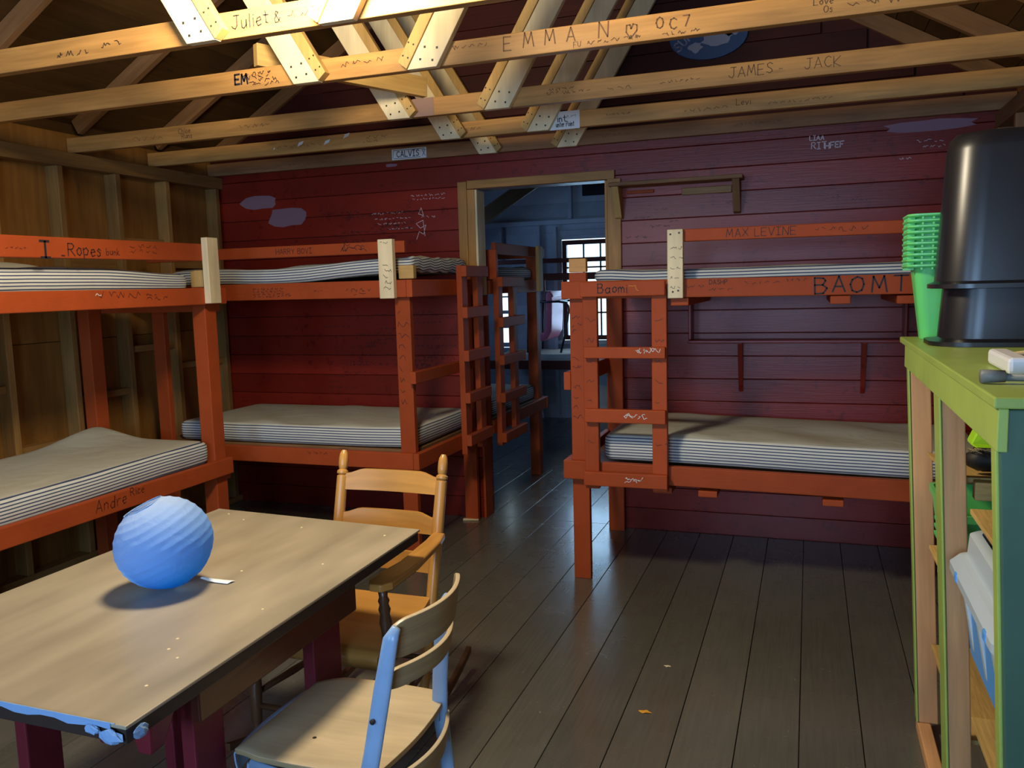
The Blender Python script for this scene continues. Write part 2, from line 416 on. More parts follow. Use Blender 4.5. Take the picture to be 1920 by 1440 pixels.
def write(text, o, xd, h, nrm, parent, mat='ink', w=None, zd=(0, 0, 1), jit=.35, name='lettering', slant=0., spread=1., mb=None, lift=.0012):
    own = mb is None; mb = mb or MB(); u = h / 6; x = 0; lines = []
    for ch in text:
        if ch == ' ': x += 3; continue
        g = G.get(ch) or G.get(ch.upper()); wd = max(p[0] for s in g for p in s); dy = R(-jit, jit)
        for s in g: lines.append([((x + a + b * slant + R(-.12, .12)) * u * spread, (b + dy + R(-.12, .12)) * u) for a, b in s])
        x += wd + 1.3
    strokes_mesh(mb, lines, o, xd, zd, nrm, w or h * .09, lift)
    return mb.build(name, mat, parent, recalc=False) if own else None
def scrawl(mb, o, xd, length, h, nrm, w=.0022, zd=(0, 0, 1)):
    """an illegible worn line of handwriting"""
    x = 0; lines = []
    while x < length:
        st = []; k = random.randint(3, 7)
        for i in range(k):
            st.append((x, R(0, h))); x += R(.15, .5) * h
        lines.append(st); x += R(.3, .9) * h
    strokes_mesh(mb, lines, o, xd, zd, nrm, w)

XP, YM, XM = (1, 0, 0), (0, -1, 0), (-1, 0, 0)
# ------------------------------------------------------------------ the setting
XL, XR, YB, YF, YFAR = -3.98, 0.97, 4.94, -1.7, 9.0
XC = (XL + XR) / 2; SL = 0.58; ZP = 2.40          # roof line: z = ZP + SL * distance in from the wall
def roofz(x): return ZP + SL * min(x - XL, XR - x)
m = MB(); x = -0.012
xs = []
while x > XL - .1: x -= .195
while x < XR + .1:
    for y0, y1 in ((YF, 4.99), (4.992, 7.85), (7.856, YFAR + .1)):
        m.box(max(x + .0015, XL - .05), min(x + .1935, XR + .05), y0, y1, -.03, 0, axis=1)
    x += .195
m.box(XL - .05, XR + .05, YF, YFAR + .1, -.06, -.032, tone=0)
struct('floor', m, 'floor_boards', bevel=.0015)

# back wall (red boards) with the doorway and its gable
DX0, DX1, DZ = -1.98, -1.14, 2.11
m = MB(); gm = MB(); z = 0.0; ph = .1335
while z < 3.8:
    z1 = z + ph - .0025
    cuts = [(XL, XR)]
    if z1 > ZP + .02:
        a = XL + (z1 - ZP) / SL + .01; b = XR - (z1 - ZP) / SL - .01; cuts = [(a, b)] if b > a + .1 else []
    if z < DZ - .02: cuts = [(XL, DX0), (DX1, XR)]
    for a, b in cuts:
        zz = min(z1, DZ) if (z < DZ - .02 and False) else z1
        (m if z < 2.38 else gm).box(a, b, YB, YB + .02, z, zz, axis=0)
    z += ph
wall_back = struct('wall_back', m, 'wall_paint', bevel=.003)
gm.build('gable_boards', 'gable_dark', wall_back, bevel=.003)['label'] = 'gable boards, darker than the red boards below'  # upper boards get a darker colour than the wall below
MB().box(XL + .02, DX0 - .02, YB + .0203, YB + .0208, .02, 2.40).box(DX1 + .02, XR - .02, YB + .0203, YB + .0208, .02, 2.40).build('groove_backing', 'edge_dark', wall_back)
m = MB()
m.box(XL, DX0, YB + .021, YB + .11, 0, 2.4); m.box(DX1, XR, YB + .021, YB + .11, 0, 2.4); m.box(DX0, DX1, YB + .021, YB + .11, DZ + .03, 2.4)
m.build('wall_core', 'white_board', wall_back)
MB().prism([(XL - .02, YB + .021, 2.40), (XR + .02, YB + .021, 2.40), (XR + .02, YB + .021, roofz(XR) + .12), (XC, YB + .021, roofz(XC) + .13), (XL - .02, YB + .021, roofz(XL) + .12)], (0, .09, 0)).build('gable_core', 'gable_dark', wall_back)
# faded pale patches where posters were pulled off
m = MB()
def blot(cx, cz, rx, rz, seed, pts=14):
    rr = random.Random(seed)
    poly = []
    for i in range(pts):
        t = 2 * PI * i / pts; f = (abs(math.cos(t)) ** 4 + abs(math.sin(t)) ** 4) ** -.25 * rr.uniform(.85, 1.08)
        poly.append((cx + rx * f * math.cos(t), YB - .0012, cz + rz * f * math.sin(t)))
    m.face(poly, [(0, 0)] * pts, .5)
blot(-3.60, 2.125, .15, .045, 3); blot(-3.37, 2.01, .15, .06, 5); blot(.58, 2.275, .21, .030, 8); blot(-2.56, 2.30, .04, .01, 2)
m.build('pale_patch', 'lavender', wall_back, recalc=False)
m = MB()
for (x0, z0, ln, h) in ((-2.43, 2.09, .24, .014), (-2.42, 2.068, .22, .012), (-2.72, 1.99, .2, .015), (-2.70, 1.955, .26, .014), (-2.68, 1.925, .2, .012), (-2.60, 1.89, .18, .012), (.52, 2.19, .14, .016), (.55, 2.16, .10, .014), (.44, 2.11, .06, .012), (-2.36, 1.95, .1, .02)):
    scrawl(m, (x0, YB, z0), XP, ln, h, YM, .0022)
write('LIAA', (-.01, YB, 2.245), XP, .024, YM, None, mb=m, w=.004); write('RIT', (.0, YB, 2.20), XP, .034, YM, None, mb=m, w=.004); write('HFEF', (.07, YB, 2.198), XP, .03, YM, None, mb=m, w=.005)
strokes_mesh(m, [[(0, 0), (.02, .05), (.05, .03), (.07, .09), (.03, .07), (.0, .1), (.05, .12), (.06, .02)], [(.02, .16), (.04, .2), (.055, .15), (.02, .16)]], (-2.40, YB, 1.82), XP, (0, 0, 1), YM, .003)
m.build('chalk_writing', 'chalk', wall_back, recalc=False)
m = MB()
for i in range(16): scrawl(m, (R(-3.1, -2.5), YB, R(1.78, 2.02)), XP, R(.1, .3), R(.012, .03), YM, .003)
for i in range(26): scrawl(m, (R(-3.2, -2.2), YB, R(.80, 1.35)), XP, R(.08, .25), R(.012, .025), YM, .0025)
for i in range(6): scrawl(m, (-2.55 + R(-.02, .02), YB, 1.05 - i * .025), XP, .22, .016, YM, .003)
for i in range(10): scrawl(m, (R(-1.1, .3), YB, R(1.75, 2.15)), XP, R(.05, .15), R(.012, .02), YM, .002)
m.build('ink_writing', 'ink_black', wall_back, recalc=False)

# doorway lining
door = B('door_1', 'pine', None, (DX0 - .115, DX0 - .055, YB - .022, YB - .001, 1.0, 2.16), bevel=.003); door['kind'] = 'structure'
B('jamb_trim', 'pine', door, (DX0 - .054, DX0 - .004, YB - .018, YB - .001, 1.2, 2.11))
B('jamb_lining', 'pine_pale', door, (DX0 - .003, DX0 + .012, YB - .016, YB + .115, 1.45, 2.108)); B('jamb_lining', 'bunk_paint', door, (DX0 - .003, DX0 + .012, YB - .016, YB + .115, 0, 1.449))['label'] = 'red painted foot of the lining'
B('jamb_trim', 'pine', door, (DX1 + .004, DX1 + .085, YB - .02, YB - .001, 1.0, 2.115))
B('jamb_lining', 'pine', door, (DX1 - .012, DX1 + .003, YB - .016, YB + .115, 1.45, 2.108)); B('jamb_lining', 'bunk_paint', door, (DX1 - .012, DX1 + .003, YB - .016, YB + .115, 0, 1.449))['label'] = 'red painted foot of the lining'
B('lintel', 'pine', door, (DX0 - .05, DX1 + .05, YB - .024, YB - .002, 2.113, 2.165))
B('lintel_lining', 'dark_paint', door, (DX0 + .013, DX1 - .013, YB - .01, YB + .115, 2.109, 2.112), bevel=0)

# left wall: plywood on studs
def stud_wall(name, xw, inward, ys, y0, y1, mat_sheet, mat_stud, blocks=True, ztop=2.31):
    m = MB(); y = y0
    while y < y1 - .01:
        ye = min(y + 1.22, y1); m.box(min(xw, xw - .015 * inward), max(xw, xw - .015 * inward), y, ye - .003, 0, 1.26, axis=2); m.box(min(xw, xw - .015 * inward), max(xw, xw - .015 * inward), y, ye - .003, 1.264, ztop + .12, axis=2); y = ye
    w = struct(name, m, mat_sheet)
    def bx(a, b): return (min(xw + a * inward, xw + b * inward), max(xw + a * inward, xw + b * inward))
    for yy in ys: B('stud', mat_stud, w, (*bx(.001, .09), yy - .019, yy + .019, .04, ztop - .081))
    B('top_plate', mat_stud, w, (*bx(.001, .092), y0, y1, ztop - .08, ztop - .002))
    B('sole_plate', mat_stud, w, (*bx(.001, .09), y0, y1, .001, .039))
    if blocks:
        for i in range(len(ys) - 1):
            if ys[i + 1] - ys[i] > .5: continue
            zb = (1.74, 1.86, 1.78, 1.84)[i % 4]
            B('blocking', mat_stud, w, (*bx(.001, .05), ys[i] + .02, ys[i + 1] - .02, zb - .10, zb))
            zb = (.95, 1.2, 1.06, .72)[i % 4]
            B('blocking', mat_stud, w, (*bx(.001, .07), ys[i] + .02, ys[i + 1] - .02, zb - .04, zb))
    return w
stud_wall('wall_left', XL, 1, [-1.2, -.4, .4, 1.2, 1.9, 2.35, 2.76, 3.17, 3.58, 3.99, 4.40, 4.88], YF, YB - .001, 'plywood', 'stud_wood')
stud_wall('wall_right', XR, -1, [-1.2, -.4, .4, 1.2, 1.6, 2.0, 2.41, 2.82, 3.23, 3.9, 4.5, 4.9], YF, YB - .001, 'plywood', 'old_wood', blocks=False)
stud_wall('wall_far_left', XL, 1, [5.4, 6.0, 6.6, 7.2, 7.8, 8.4, 8.9], YB + .112, YFAR - .001, 'white_board', 'white_board', blocks=False)
stud_wall('wall_far_right', XR, -1, [5.4, 6.0, 6.6, 7.2, 7.8, 8.4, 8.9], YB + .112, YFAR - .001, 'white_board', 'white_board', blocks=False)

def holed_wall(name, y0, y1, holes, mat, ztop=2.42, gable=True):
    """board wall across the room with rectangular window holes (x0,x1,z0,z1)"""
    m = MB(); z = 0; ph = .16
    zmax = 3.75 if gable else ztop
    while z < zmax:
        z1 = z + ph - .0003
        segs = [(XL, XR)]
        if z1 > ZP + .09: 
            a, b = XL + (z1 - ZP - .09) / SL, XR - (z1 - ZP - .09) / SL; segs = [(a, b)] if b > a + .1 else []
        for (hx0, hx1, hz0, hz1) in holes:
            if z1 > hz0 and z < hz1 - .01:
                ns = []
                for a, b in segs:
                    if hx1 < a or hx0 > b: ns.append((a, b))
                    else:
                        if hx0 > a: ns.append((a, hx0))
                        if hx1 < b: ns.append((hx1, b))
                segs = ns
        for a, b in segs: m.box(a, b, y0, y1, z, z1, axis=0)
        for (hx0, hx1, hz0, hz1) in holes:
            if z1 > hz0 and z < hz1 - .01:
                if z < hz0: m.box(hx0, hx1, y0, y1, z, hz0, axis=0)
                if z1 > hz1: m.box(hx0, hx1, y0, y1, hz1, z1, axis=0)
        z += ph
    return struct(name, m, mat, bevel=.002)
def window(name, x0, x1, z0, z1, y, face, cols, rows, frame_mat, ywall):
    """double-hung window; face = -1 when the room lies towards -Y"""
    f = .05; m = MB(); ya, yb = y - .03, y + .03
    m.box(x0, x1, ya, yb, z1 - f, z1); m.box(x0, x1, ya, yb, z0, z0 + f); m.box(x0, x0 + f, ya, yb, z0 + f, z1 - f); m.box(x1 - f, x1, ya, yb, z0 + f, z1 - f)
    zm = (z0 + z1) / 2; m.box(x0 + f, x1 - f, ya + .01, yb - .01, zm - .02, zm + .02)
    w = struct(name, m, frame_mat, bevel=.003)
    mm = MB()
    for i in range(1, cols):
        xx = x0 + f + (x1 - x0 - 2 * f) * i / cols; mm.box(xx - .009, xx + .009, y - .012, y + .012, z0 + f, z1 - f)
    for i in range(1, rows):
        zz = z0 + f + (z1 - z0 - 2 * f) * i / rows
        if abs(zz - zm) > .03: mm.box(x0 + f, x1 - f, y - .012, y + .012, zz - .009, zz + .009)
    mm.build('muntin', frame_mat, w)
    g = MB(); g.box(x0 + f - .01, x1 - f + .01, y - .002, y + .002, z0 + f - .01, z1 - f + .01); g.build('pane', 'window_glass', w)
    B('sill', 'white_board', w, (x0 - .05, x1 + .05, y + face * .09 if face < 0 else y, y if face < 0 else y + .09, z0 - .045, z0 - .005))
    return w
# far wall of the next room, white boards, window in the middle
FW = [(-2.60, -1.15, .88, 2.0), (-3.39, -3.19, .80, 1.62)]
wf = holed_wall('wall_far', YFAR, YFAR + .025, FW, 'white_board')
for xx, z0, z1 in ((-2.85, .04, 2.16), (-2.66, .04, 2.14), (-2.48, 2.22, 2.9), (-1.3, 2.22, 3.2), (-3.3, 1.8, 2.16)): B('stud', 'white_board', wf, (xx - .02, xx + .02, YFAR - .075, YFAR - .001, z0, z1))
B('plate', 'white_board', wf, (XL + .1, XR - .1, YFAR - .085, YFAR - .001, 2.165, 2.215))
B('header', 'white_board', wf, (-2.63, -1.1, YFAR - .03, YFAR - .001, 2.04, 2.10))
B('louvre_vent', 'metal_dark', wf, (-2.35, -1.7, YFAR - .02, YFAR - .001, 2.46, 2.62))
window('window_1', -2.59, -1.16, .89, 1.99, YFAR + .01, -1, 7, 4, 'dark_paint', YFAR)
window('window_2', -3.385, -3.195, .81, 1.61, YFAR + .01, -1, 1, 4, 'white_board', YFAR)
# wall behind the camera with two windows
FR = [(-2.9, -1.9, 1.2, 2.3), (-.9, .3, .95, 2.05)]
holed_wall('wall_front', YF - .03, YF, FR, 'plywood')
window('window_3', -2.9, -1.9, 1.2, 2.3, YF - .015, 1, 3, 4, 'stud_wood', YF)
window('window_4', -.9, .3, .95, 2.05, YF - .015, 1, 3, 4, 'stud_wood', YF)

# roof deck
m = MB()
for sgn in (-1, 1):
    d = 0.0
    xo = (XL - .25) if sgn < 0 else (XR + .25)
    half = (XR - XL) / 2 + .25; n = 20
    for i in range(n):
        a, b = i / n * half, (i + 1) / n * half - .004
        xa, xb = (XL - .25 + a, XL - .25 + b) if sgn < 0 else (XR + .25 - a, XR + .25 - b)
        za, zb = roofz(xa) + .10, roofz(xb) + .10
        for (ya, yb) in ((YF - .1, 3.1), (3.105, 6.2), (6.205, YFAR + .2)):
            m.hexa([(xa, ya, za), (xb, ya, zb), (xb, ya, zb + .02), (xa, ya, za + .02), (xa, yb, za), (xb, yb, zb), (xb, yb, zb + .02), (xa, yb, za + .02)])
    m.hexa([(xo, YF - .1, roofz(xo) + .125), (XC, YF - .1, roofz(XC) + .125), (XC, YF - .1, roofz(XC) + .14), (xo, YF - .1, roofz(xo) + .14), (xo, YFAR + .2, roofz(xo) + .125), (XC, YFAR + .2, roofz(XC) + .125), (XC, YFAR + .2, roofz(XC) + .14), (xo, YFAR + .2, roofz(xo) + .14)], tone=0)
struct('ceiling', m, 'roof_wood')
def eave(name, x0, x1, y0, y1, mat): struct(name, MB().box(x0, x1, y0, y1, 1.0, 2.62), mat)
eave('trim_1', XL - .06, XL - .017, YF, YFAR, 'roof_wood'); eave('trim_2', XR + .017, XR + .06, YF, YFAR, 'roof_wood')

# ------------------------------------------------------------------ roof trusses
TZ0, TZ1 = 2.318, 2.402
def truss(y, label, braces=True, far=False):
    """y = front face of the bottom chord (2x4, 38 mm)"""
    t = thing('roof_truss', label, 'roof truss', (XC, y, TZ0), 'trusses over the far room' if far else 'roof trusses over the bunk room')
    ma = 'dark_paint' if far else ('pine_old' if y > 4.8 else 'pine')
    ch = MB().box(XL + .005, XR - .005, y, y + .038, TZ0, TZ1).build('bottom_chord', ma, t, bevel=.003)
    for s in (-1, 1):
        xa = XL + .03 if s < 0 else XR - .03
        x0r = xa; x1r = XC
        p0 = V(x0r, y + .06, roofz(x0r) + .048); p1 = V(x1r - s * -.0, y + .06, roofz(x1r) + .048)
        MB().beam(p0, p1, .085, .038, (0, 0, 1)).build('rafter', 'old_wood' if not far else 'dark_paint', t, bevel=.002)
    if braces:
        k = .62
        for s in (-1, 1):
            x0 = (-1.923, -1.808, -1.752) if s < 0 else (-1.30, -1.42, -1.478)     # outer edge, seam, inner edge at the chord
            def px(i, z): return x0[i] + s * k * (z - TZ0)
            # run the boards up to just under the rafter
            def top(i):
                z = TZ0 + .3
                for _ in range(40):
                    z = TZ0 + (roofz(px(i, z)) - .01 - TZ0)
                    if z > 3.6: break
                zz = TZ0
                while zz < roofz(px(i, zz)) - .02 and zz < 3.6: zz += .01
                return zz
            za, zb, zc = top(0), top(1), top(2)
            yb = y - .030
            mm = MB(); mm.prism([(px(0, TZ0 - .006), yb, TZ0 - .006), (px(1, TZ0 - .006), yb, TZ0 - .006), (px(1, zb), yb, zb), (px(0, za), yb, za)], (0, .029, 0), tone=R(.3, .7))
            o = mm.build('brace_board', 'pine_pale', t, bevel=.002); o['label'] = 'pale fresh board of the brace'
            for q in range(4):
                zz = TZ0 + (.018, .026, .06, .068)[q]; xx = px(0, zz) + (px(1, zz) - px(0, zz)) * (.25, .7, .3, .75)[q]
                MB().box(xx - .004, xx + .004, yb - .0012, yb + .001, zz - .004, zz + .004).build('screw', 'screw', o)
            yc = y - .036
            mm = MB(); mm.prism([(px(1, TZ0 + .0) - s * .004, yc, TZ0 - .004), (px(2, TZ0 + .03), yc, TZ0 + .024), (px(2, zc), yc, zc), (px(1, zb) - s * .004, yc, zb)], (0, .035, 0), tone=R(.2, .8))
            o = mm.build('brace_board', 'pine_tan', t, bevel=.002); o['label'] = 'tan board of the brace'
            for q in range(4):
                zz = TZ0 + (.035, .045, .08, .09)[q]; xx = px(1, zz) + (px(2, zz) - px(1, zz)) * (.3, .75, .35, .8)[q]
                MB().box(xx - .003, xx + .003, yc - .0012, yc + .001, zz - .003, zz + .003).build('screw', 'screw', o)
    return t, ch
TY = [2.335, 2.935, 3.72, 4.335, 4.895]
T = []
for i, y in enumerate(TY):
    lab = ['roof truss nearest the camera, its pale brace boards glaring white',
           'second roof truss from the front, big block letters and a heart on its lower beam',
           'middle roof truss of the five, faded names on its lower beam',
           'roof truss with the white paper sheet pinned to its lower beam',
           'roof truss hard against the red back wall, with the small white name sign'][i]
    T.append(truss(y, lab))
for t, ch in T[2:3]:
    m = MB(); m.face([(-1.80, TY[2] - .0012, TZ0), (-1.69, TY[2] - .0012, TZ0), (-1.69, TY[2] - .0012, TZ1), (-1.80, TY[2] - .0012, TZ1)], [(0, 0)] * 4, .5); m.build('paint_stain', 'stain', ch, recalc=False)
# writing on the chords
def chord_write(i, items, mat='ink_brown'):
    m = MB()
    for it in items:
        if it[0] == '~': scrawl(m, (it[1], TY[i], it[2]), XP, it[3], it[4], YM, .0022)
        else: write(it[0], (it[1], TY[i], it[2]), XP, it[3], YM, None, mb=m, w=it[4] if len(it) > 4 else None)
    m.build('lettering', 'ink_black' if i == 0 else mat, T[i][1], recalc=False)
chord_write(0, [('Juliet', -1.76, 2.345, .042, .0035), ('&', -1.60, 2.345, .035), ('~', -1.55, 2.345, .1, .03), ('~', -2.5, 2.34, .15, .02), ('~', -2.3, 2.35, .1, .02), ('!', -1.46, 2.34, .04)])
chord_write(1, [('E', -1.05, 2.345, .048, .004), ('M', -.975, 2.345, .05, .004), ('M', -.895, 2.345, .05, .004), ('A', -.815, 2.35, .046, .004), ('N', -.70, 2.345, .052, .004), ('@', -.605, 2.335, .052, .004), ('O', -.50, 2.35, .036, .004), ('C', -.455, 2.345, .036, .004), ('7', -.41, 2.35, .034, .004), ('~', -.74, 2.328, .2, .014), ('~', -.48, 2.325, .12, .013), ('FU', -.79, 2.325, .018), ('Love', .0, 2.36, .022), ('Os', .03, 2.335, .02), ('~', -1.25, 2.37, .13, .014), ('~', .1, 2.34, .15, .02)])
chord_write(1, [('EM', -2.215, 2.345, .038, .008)], 'ink_black')
m = MB()
for dz in (.0, .016, .03, .043): scrawl(m, (-2.13 - dz, TY[1], 2.328 + dz), XP, .12, .016, YM, .003)
for dx in (-1.72, -1.62): scrawl(m, (dx, TY[1], 2.36), XP, .08, .02, YM, .0022)
m.build('lettering', 'ink', T[1][1], recalc=False)
chord_write(2, [('JAMES', -.33, 2.345, .042, .0034), ('-', -.13, 2.345, .03), ('JACK', -.03, 2.345, .042, .0028), ('~', -1.12, 2.37, .12, .012), ('~', -1.13, 2.35, .2, .016), ('~', -.85, 2.345, .1, .016), ('~', -.62, 2.35, .16, .012), ('Chloe', -3.19, 2.36, .026, .003), ('Runs', -3.17, 2.332, .026, .003), ('~', -2.8, 2.35, .2, .018), ('~', -3.5, 2.34, .2, .03)])
chord_write(3, [('~', -2.4, 2.36, .12, .016), ('~', -2.42, 2.34, .1, .016), ('~', -1.85, 2.35, .15, .018), ('~', -1.0, 2.36, .12, .01), ('~', -.6, 2.34, .2, .016), ('~', -.2, 2.34, .3, .014), ('~', -3.0, 2.35, .3, .018), ('Levi', -.35, 2.35, .03, .003)])
chord_write(4, [('~', -3.3, 2.345, .3, .014), ('~', -1.2, 2.35, .2, .02), ('~', -.4, 2.35, .25, .014)])
# short diagonal brace lying between the second and third trusses
b = MB().beam((-1.74, 3.735, 2.452), (-2.15, 2.99, 2.47), .09, .038, (0, 0, 1)).build('diagonal_brace', 'pine_tan', None, bevel=.003)
tag(b, 'tan diagonal brace running from the middle truss towards the second truss', 'roof brace')
# paper sheet and name sign
s = MB().box(-1.345, -1.14, TY[3] - .0025, TY[3] - .001, 2.312, 2.404).build('paper_sheet', 'paper')
tag(s, 'white printed paper sheet pinned under the roof beam, half behind a brace board', 'paper')
m = MB(); write('int', (-1.262, TY[3] - .0025, 2.352), XP, .034, YM, None, mb=m, w=.004, jit=0); write('unter Point', (-1.268, TY[3] - .0025, 2.326), XP, .026, YM, None, mb=m, w=.003, jit=0, spread=.56)
scrawl(m, (-1.21, TY[3] - .0025, 2.366), XP, .05, .018, YM, .0016); m.build('lettering', 'ink_black', s, recalc=False)
s = MB().box(-2.525, -2.283, TY[4] - .012, TY[4] - .001, 2.322, 2.388).build('name_sign', 'paper', bevel=.001)
tag(s, 'small white hand lettered name sign on the beam at the back wall', 'sign')
m = MB(); write('CALVIS', (-2.49, TY[4] - .012, 2.338), XP, .036, YM, None, mb=m, w=.005, jit=.1, spread=.92); strokes_mesh(m, [[(.015, .008), (.2, .008)], [(.01, .058), (.23, .058)], [(.008, .01), (.012, .055)], [(.215, .012), (.235, .05), (.215, .05), (.235, .012)]], (-2.525, TY[4] - .012, 2.322), XP, (0, 0, 1), YM, .003)
m.build('lettering', 'ink_black', s, recalc=False)
for i, (xx, zz) in enumerate(((-2.86, 2.355), (-2.68, 2.35), (-2.55, 2.375), (-3.03, 2.35))):
    q = MB(); yy = TY[3] - .0022
    q.prism([(xx, yy, zz), (xx + .035, yy, zz + .012), (xx + .045, yy, zz + .03), (xx + .012, yy, zz + .022)][:4] if i != 3 else [(xx, yy, zz), (xx + .012, yy, zz + .002), (xx + .01, yy, zz + .014)], (0, .001, 0))
    o = q.build('paper_scrap', 'paper'); tag(o, 'torn scrap of white paper stuck to the beam near the back wall', 'paper scrap', 'paper scraps on the beam')
# round blue plaque on the gable
m = MB(); P = [(-.55 + .215 * math.cos(t), YB - .02, 2.855 + .125 * math.sin(t)) for t in [2 * PI * i / 28 for i in range(28)]]
m.prism(P, (0, .018, 0)); pl = m.build('round_plaque', 'poster_blue', bevel=.004)
tag(pl, 'dark blue round picture plaque on the gable, half hidden behind roof beams', 'plaque')
m = MB()
for cx, cz, rx, rz, sd in ((-.50, 2.835, .09, .045, 1), (-.62, 2.80, .04, .03, 2), (-.42, 2.87, .05, .03, 4)):
    rr = random.Random(sd); m.face([(cx + rx * math.cos(t) * rr.uniform(.7, 1.15), YB - .0212, cz + rz * math.sin(t) * rr.uniform(.7, 1.15)) for t in [2 * PI * i / 16 for i in range(16)]], [(0, 0)] * 16, .5)
write('SUN', (-.715, YB - .02, 2.785), (.75, 0, .66), .05, YM, None, mb=m, w=.008, zd=(-.66, 0, .75)); m.build('picture', 'poster_pale', pl, recalc=False)

# trusses of the next room (dark)
for i, (y, dz) in enumerate(((7.95, -.70), (8.45, -.55))):
    t = thing('sloping_brace', ['dark sloping brace high in the next room, the nearer one seen through the doorway', 'dark sloping brace high in the next room, the one close to the white far wall'][i], 'roof brace', (-3, y, 2.4), 'dark braces of the next room')
    xa, xb = XL + .10, -2.35 + .3 * i
    MB().beam((xa, y, roofz(xa) + dz), (xb, y, roofz(xb) + dz), .14, .045, (0, 0, 1)).build('board', 'roof_wood', t)
    xh = xb - .02; MB().beam((xh, y + .045, roofz(xh) + dz), (xh, y + .045, roofz(xh) + .09), .09, .04, (1, 0, 0)).build('hanger', 'roof_wood', t)

# ------------------------------------------------------------------ bunks
def B1(name, par, x0, x1, y0, y1, z0, z1, mat='bunk_paint', bevel=.004): return MB().box(x0, x1, y0, y1, z0, z1).build(name, mat, par, bevel=bevel)
def rail(name, par, p0, p1, h, t, mat='bunk_paint'): return MB().beam(p0, p1, h, t, (0, 0, 1)).build(name, mat, par, bevel=.004)

# bunk at the right of the doorway, along the back wall
C = thing('bunk_bed', 'red bunk bed right of the doorway with a ladder on its front', 'bunk bed', (-1.1, 4.0, 0))
p = B1('post', C, -1.122, -1.034, 4.001, 4.039, .0, 1.56)
B1('post', C, -1.122, -1.034, 4.001, 4.039, 1.561, 1.628, mat='pine'); 
B1('post', C, -1.13, -1.042, 4.86, 4.90, .0, 1.47)
B1('post', C, .77, .86, 4.001, 4.039, .0, 1.6)
r_up = rail('side_rail', C, (-1.152, 3.980, 1.474), (.865, 3.980, 1.462), .086, .038)
r_lo = rail('side_rail', C, (-1.158, 3.980, .577), (.865, 3.980, .545), .094, .038)
for z, h in ((1.474, .086), (1.02, .09), (.577, .094)): rail('end_rail', C, (-1.141, 4.0, z), (-1.141, 4.90, z), h, .036)
g = rail('guard_rail', C, (-.552, 3.965, 1.714), (.865, 3.965, 1.706), .056, .03)
gp = B1('guard_post', C, -.625, -.553, 3.925, 3.96, 1.425, 1.742, mat='pine_pale', bevel=.003); gp['label'] = 'unpainted guard post'
for zz in (.508, .50, .49): pass
for xx, yz in ((-.66, .51), (-.445, .503), (.115, .494), (.6, .486)): B1('slat', C, xx - .045, xx + .045, 3.965, 4.85, yz - .03, yz)
for xx, yz in ((-.575, 1.425), (.13, 1.42), (.40, 1.416)): B1('slat', C, xx - .042, xx + .042, 3.965, 4.85, yz - .036, yz)
B1('deck', C, -1.10, .86, 4.04, 4.85, .565, .585, mat='old_wood'); B1('deck', C, -1.03, .86, 4.04, 4.85, 1.475, 1.495, mat='old_wood')
lad = MB()
for xx in (-1.0, -.665): lad.box(xx - .036, xx + .036, 3.925, 3.959, .495, 1.47)
lad = lad.build('ladder', 'bunk_paint', C, bevel=.004)
rg = []
for (z0, z1, xa, xb) in ((1.440, 1.511, -1.04, -.632), (1.145, 1.199, -1.025, -.632), (.832, .898, -1.025, -.632), (.517, .586, -1.035, -.625)):
    rg.append(B1('rung', lad, xa, xb, 3.892, 3.924, z0, z1))
m = MB()
for ch, xx in (('B', .022), ('A', .095), ('O', .17), ('M', .255), ('T', .345)): write(ch, (xx, 3.961, 1.436), XP, .068, YM, None, mb=m, w=.007, spread=1.18)
m.build('lettering', 'ink_black', r_up, recalc=False)
m = MB(); write('DASHP', (-.437, 3.961, 1.485), XP, .02, YM, None, mb=m, w=.0028)
scrawl(m, (-.44, 3.961, 1.455), XP, .12, .014, YM, .002); scrawl(m, (-.28, 3.961, 1.48), XP, .14, .016, YM, .002); scrawl(m, (-.54, 3.961, 1.47), XP, .06, .016, YM, .002); scrawl(m, (-.1, 3.961, 1.49), XP, .1, .012, YM, .002); m.build('lettering', 'ink', r_up, recalc=False)
write('Baomi', (-.95, 3.892, 1.457), XP, .042, YM, lad, 'ink_black', w=.0045); m = MB(); scrawl(m, (-.80, 3.892, 1.46), XP, .08, .03, YM, .002); m.build('lettering', 'leaf_orange', lad, recalc=False)
write('MAX LEVINE', (-.36, 3.950, 1.697), XP, .036, YM, g, 'ink', w=.003, spread=1.05); m = MB(); scrawl(m, (.02, 3.950, 1.70), XP, .2, .022, YM, .002); m.build('lettering', 'ink', g, recalc=False)
for rr_, xx, zz in ((rg[1], -.77, 1.18), (rg[2], -.83, .865), (rg[3], -.83, .553)):
    m = MB()
    for q in range(3): scrawl(m, (xx + q * .004, 3.892, zz - .012 + q * .006), XP, .07, .02, YM, .0024)
    m.build('chalk_mark', 'paper', lad, recalc=False)
m = MB()
for zz in (1.33, 1.29, 1.26, 1.12, 1.08, .98, .93, .88, .83): scrawl(m, (-1.11, 4.0, zz), XP, R(.03, .06), .022, YM, .002)
m.build('lettering', 'ink', p, recalc=False)
m = MB()
for xx in (-1.03, -.695):
    for k in range(7): scrawl(m, (xx + .01, 3.925, .72 + k * .1), XP, R(.03, .05), .022, YM, .002)
m.build('lettering', 'ink', lad, recalc=False)
m = MB()
for q in range(5): scrawl(m, (-.61, 3.925, 1.47 + q * .045), XP, .04, .014, YM, .0018)
m.build('lettering', 'ink', gp, recalc=False)
for xx, zz in ((-.61, 1.72), (-.57, 1.725), (-.60, 1.455), (-.575, 1.46)): B('screw', 'screw', gp, (xx - .004, xx + .004, 3.9235, 3.926, zz - .004, zz + .004), bevel=0)

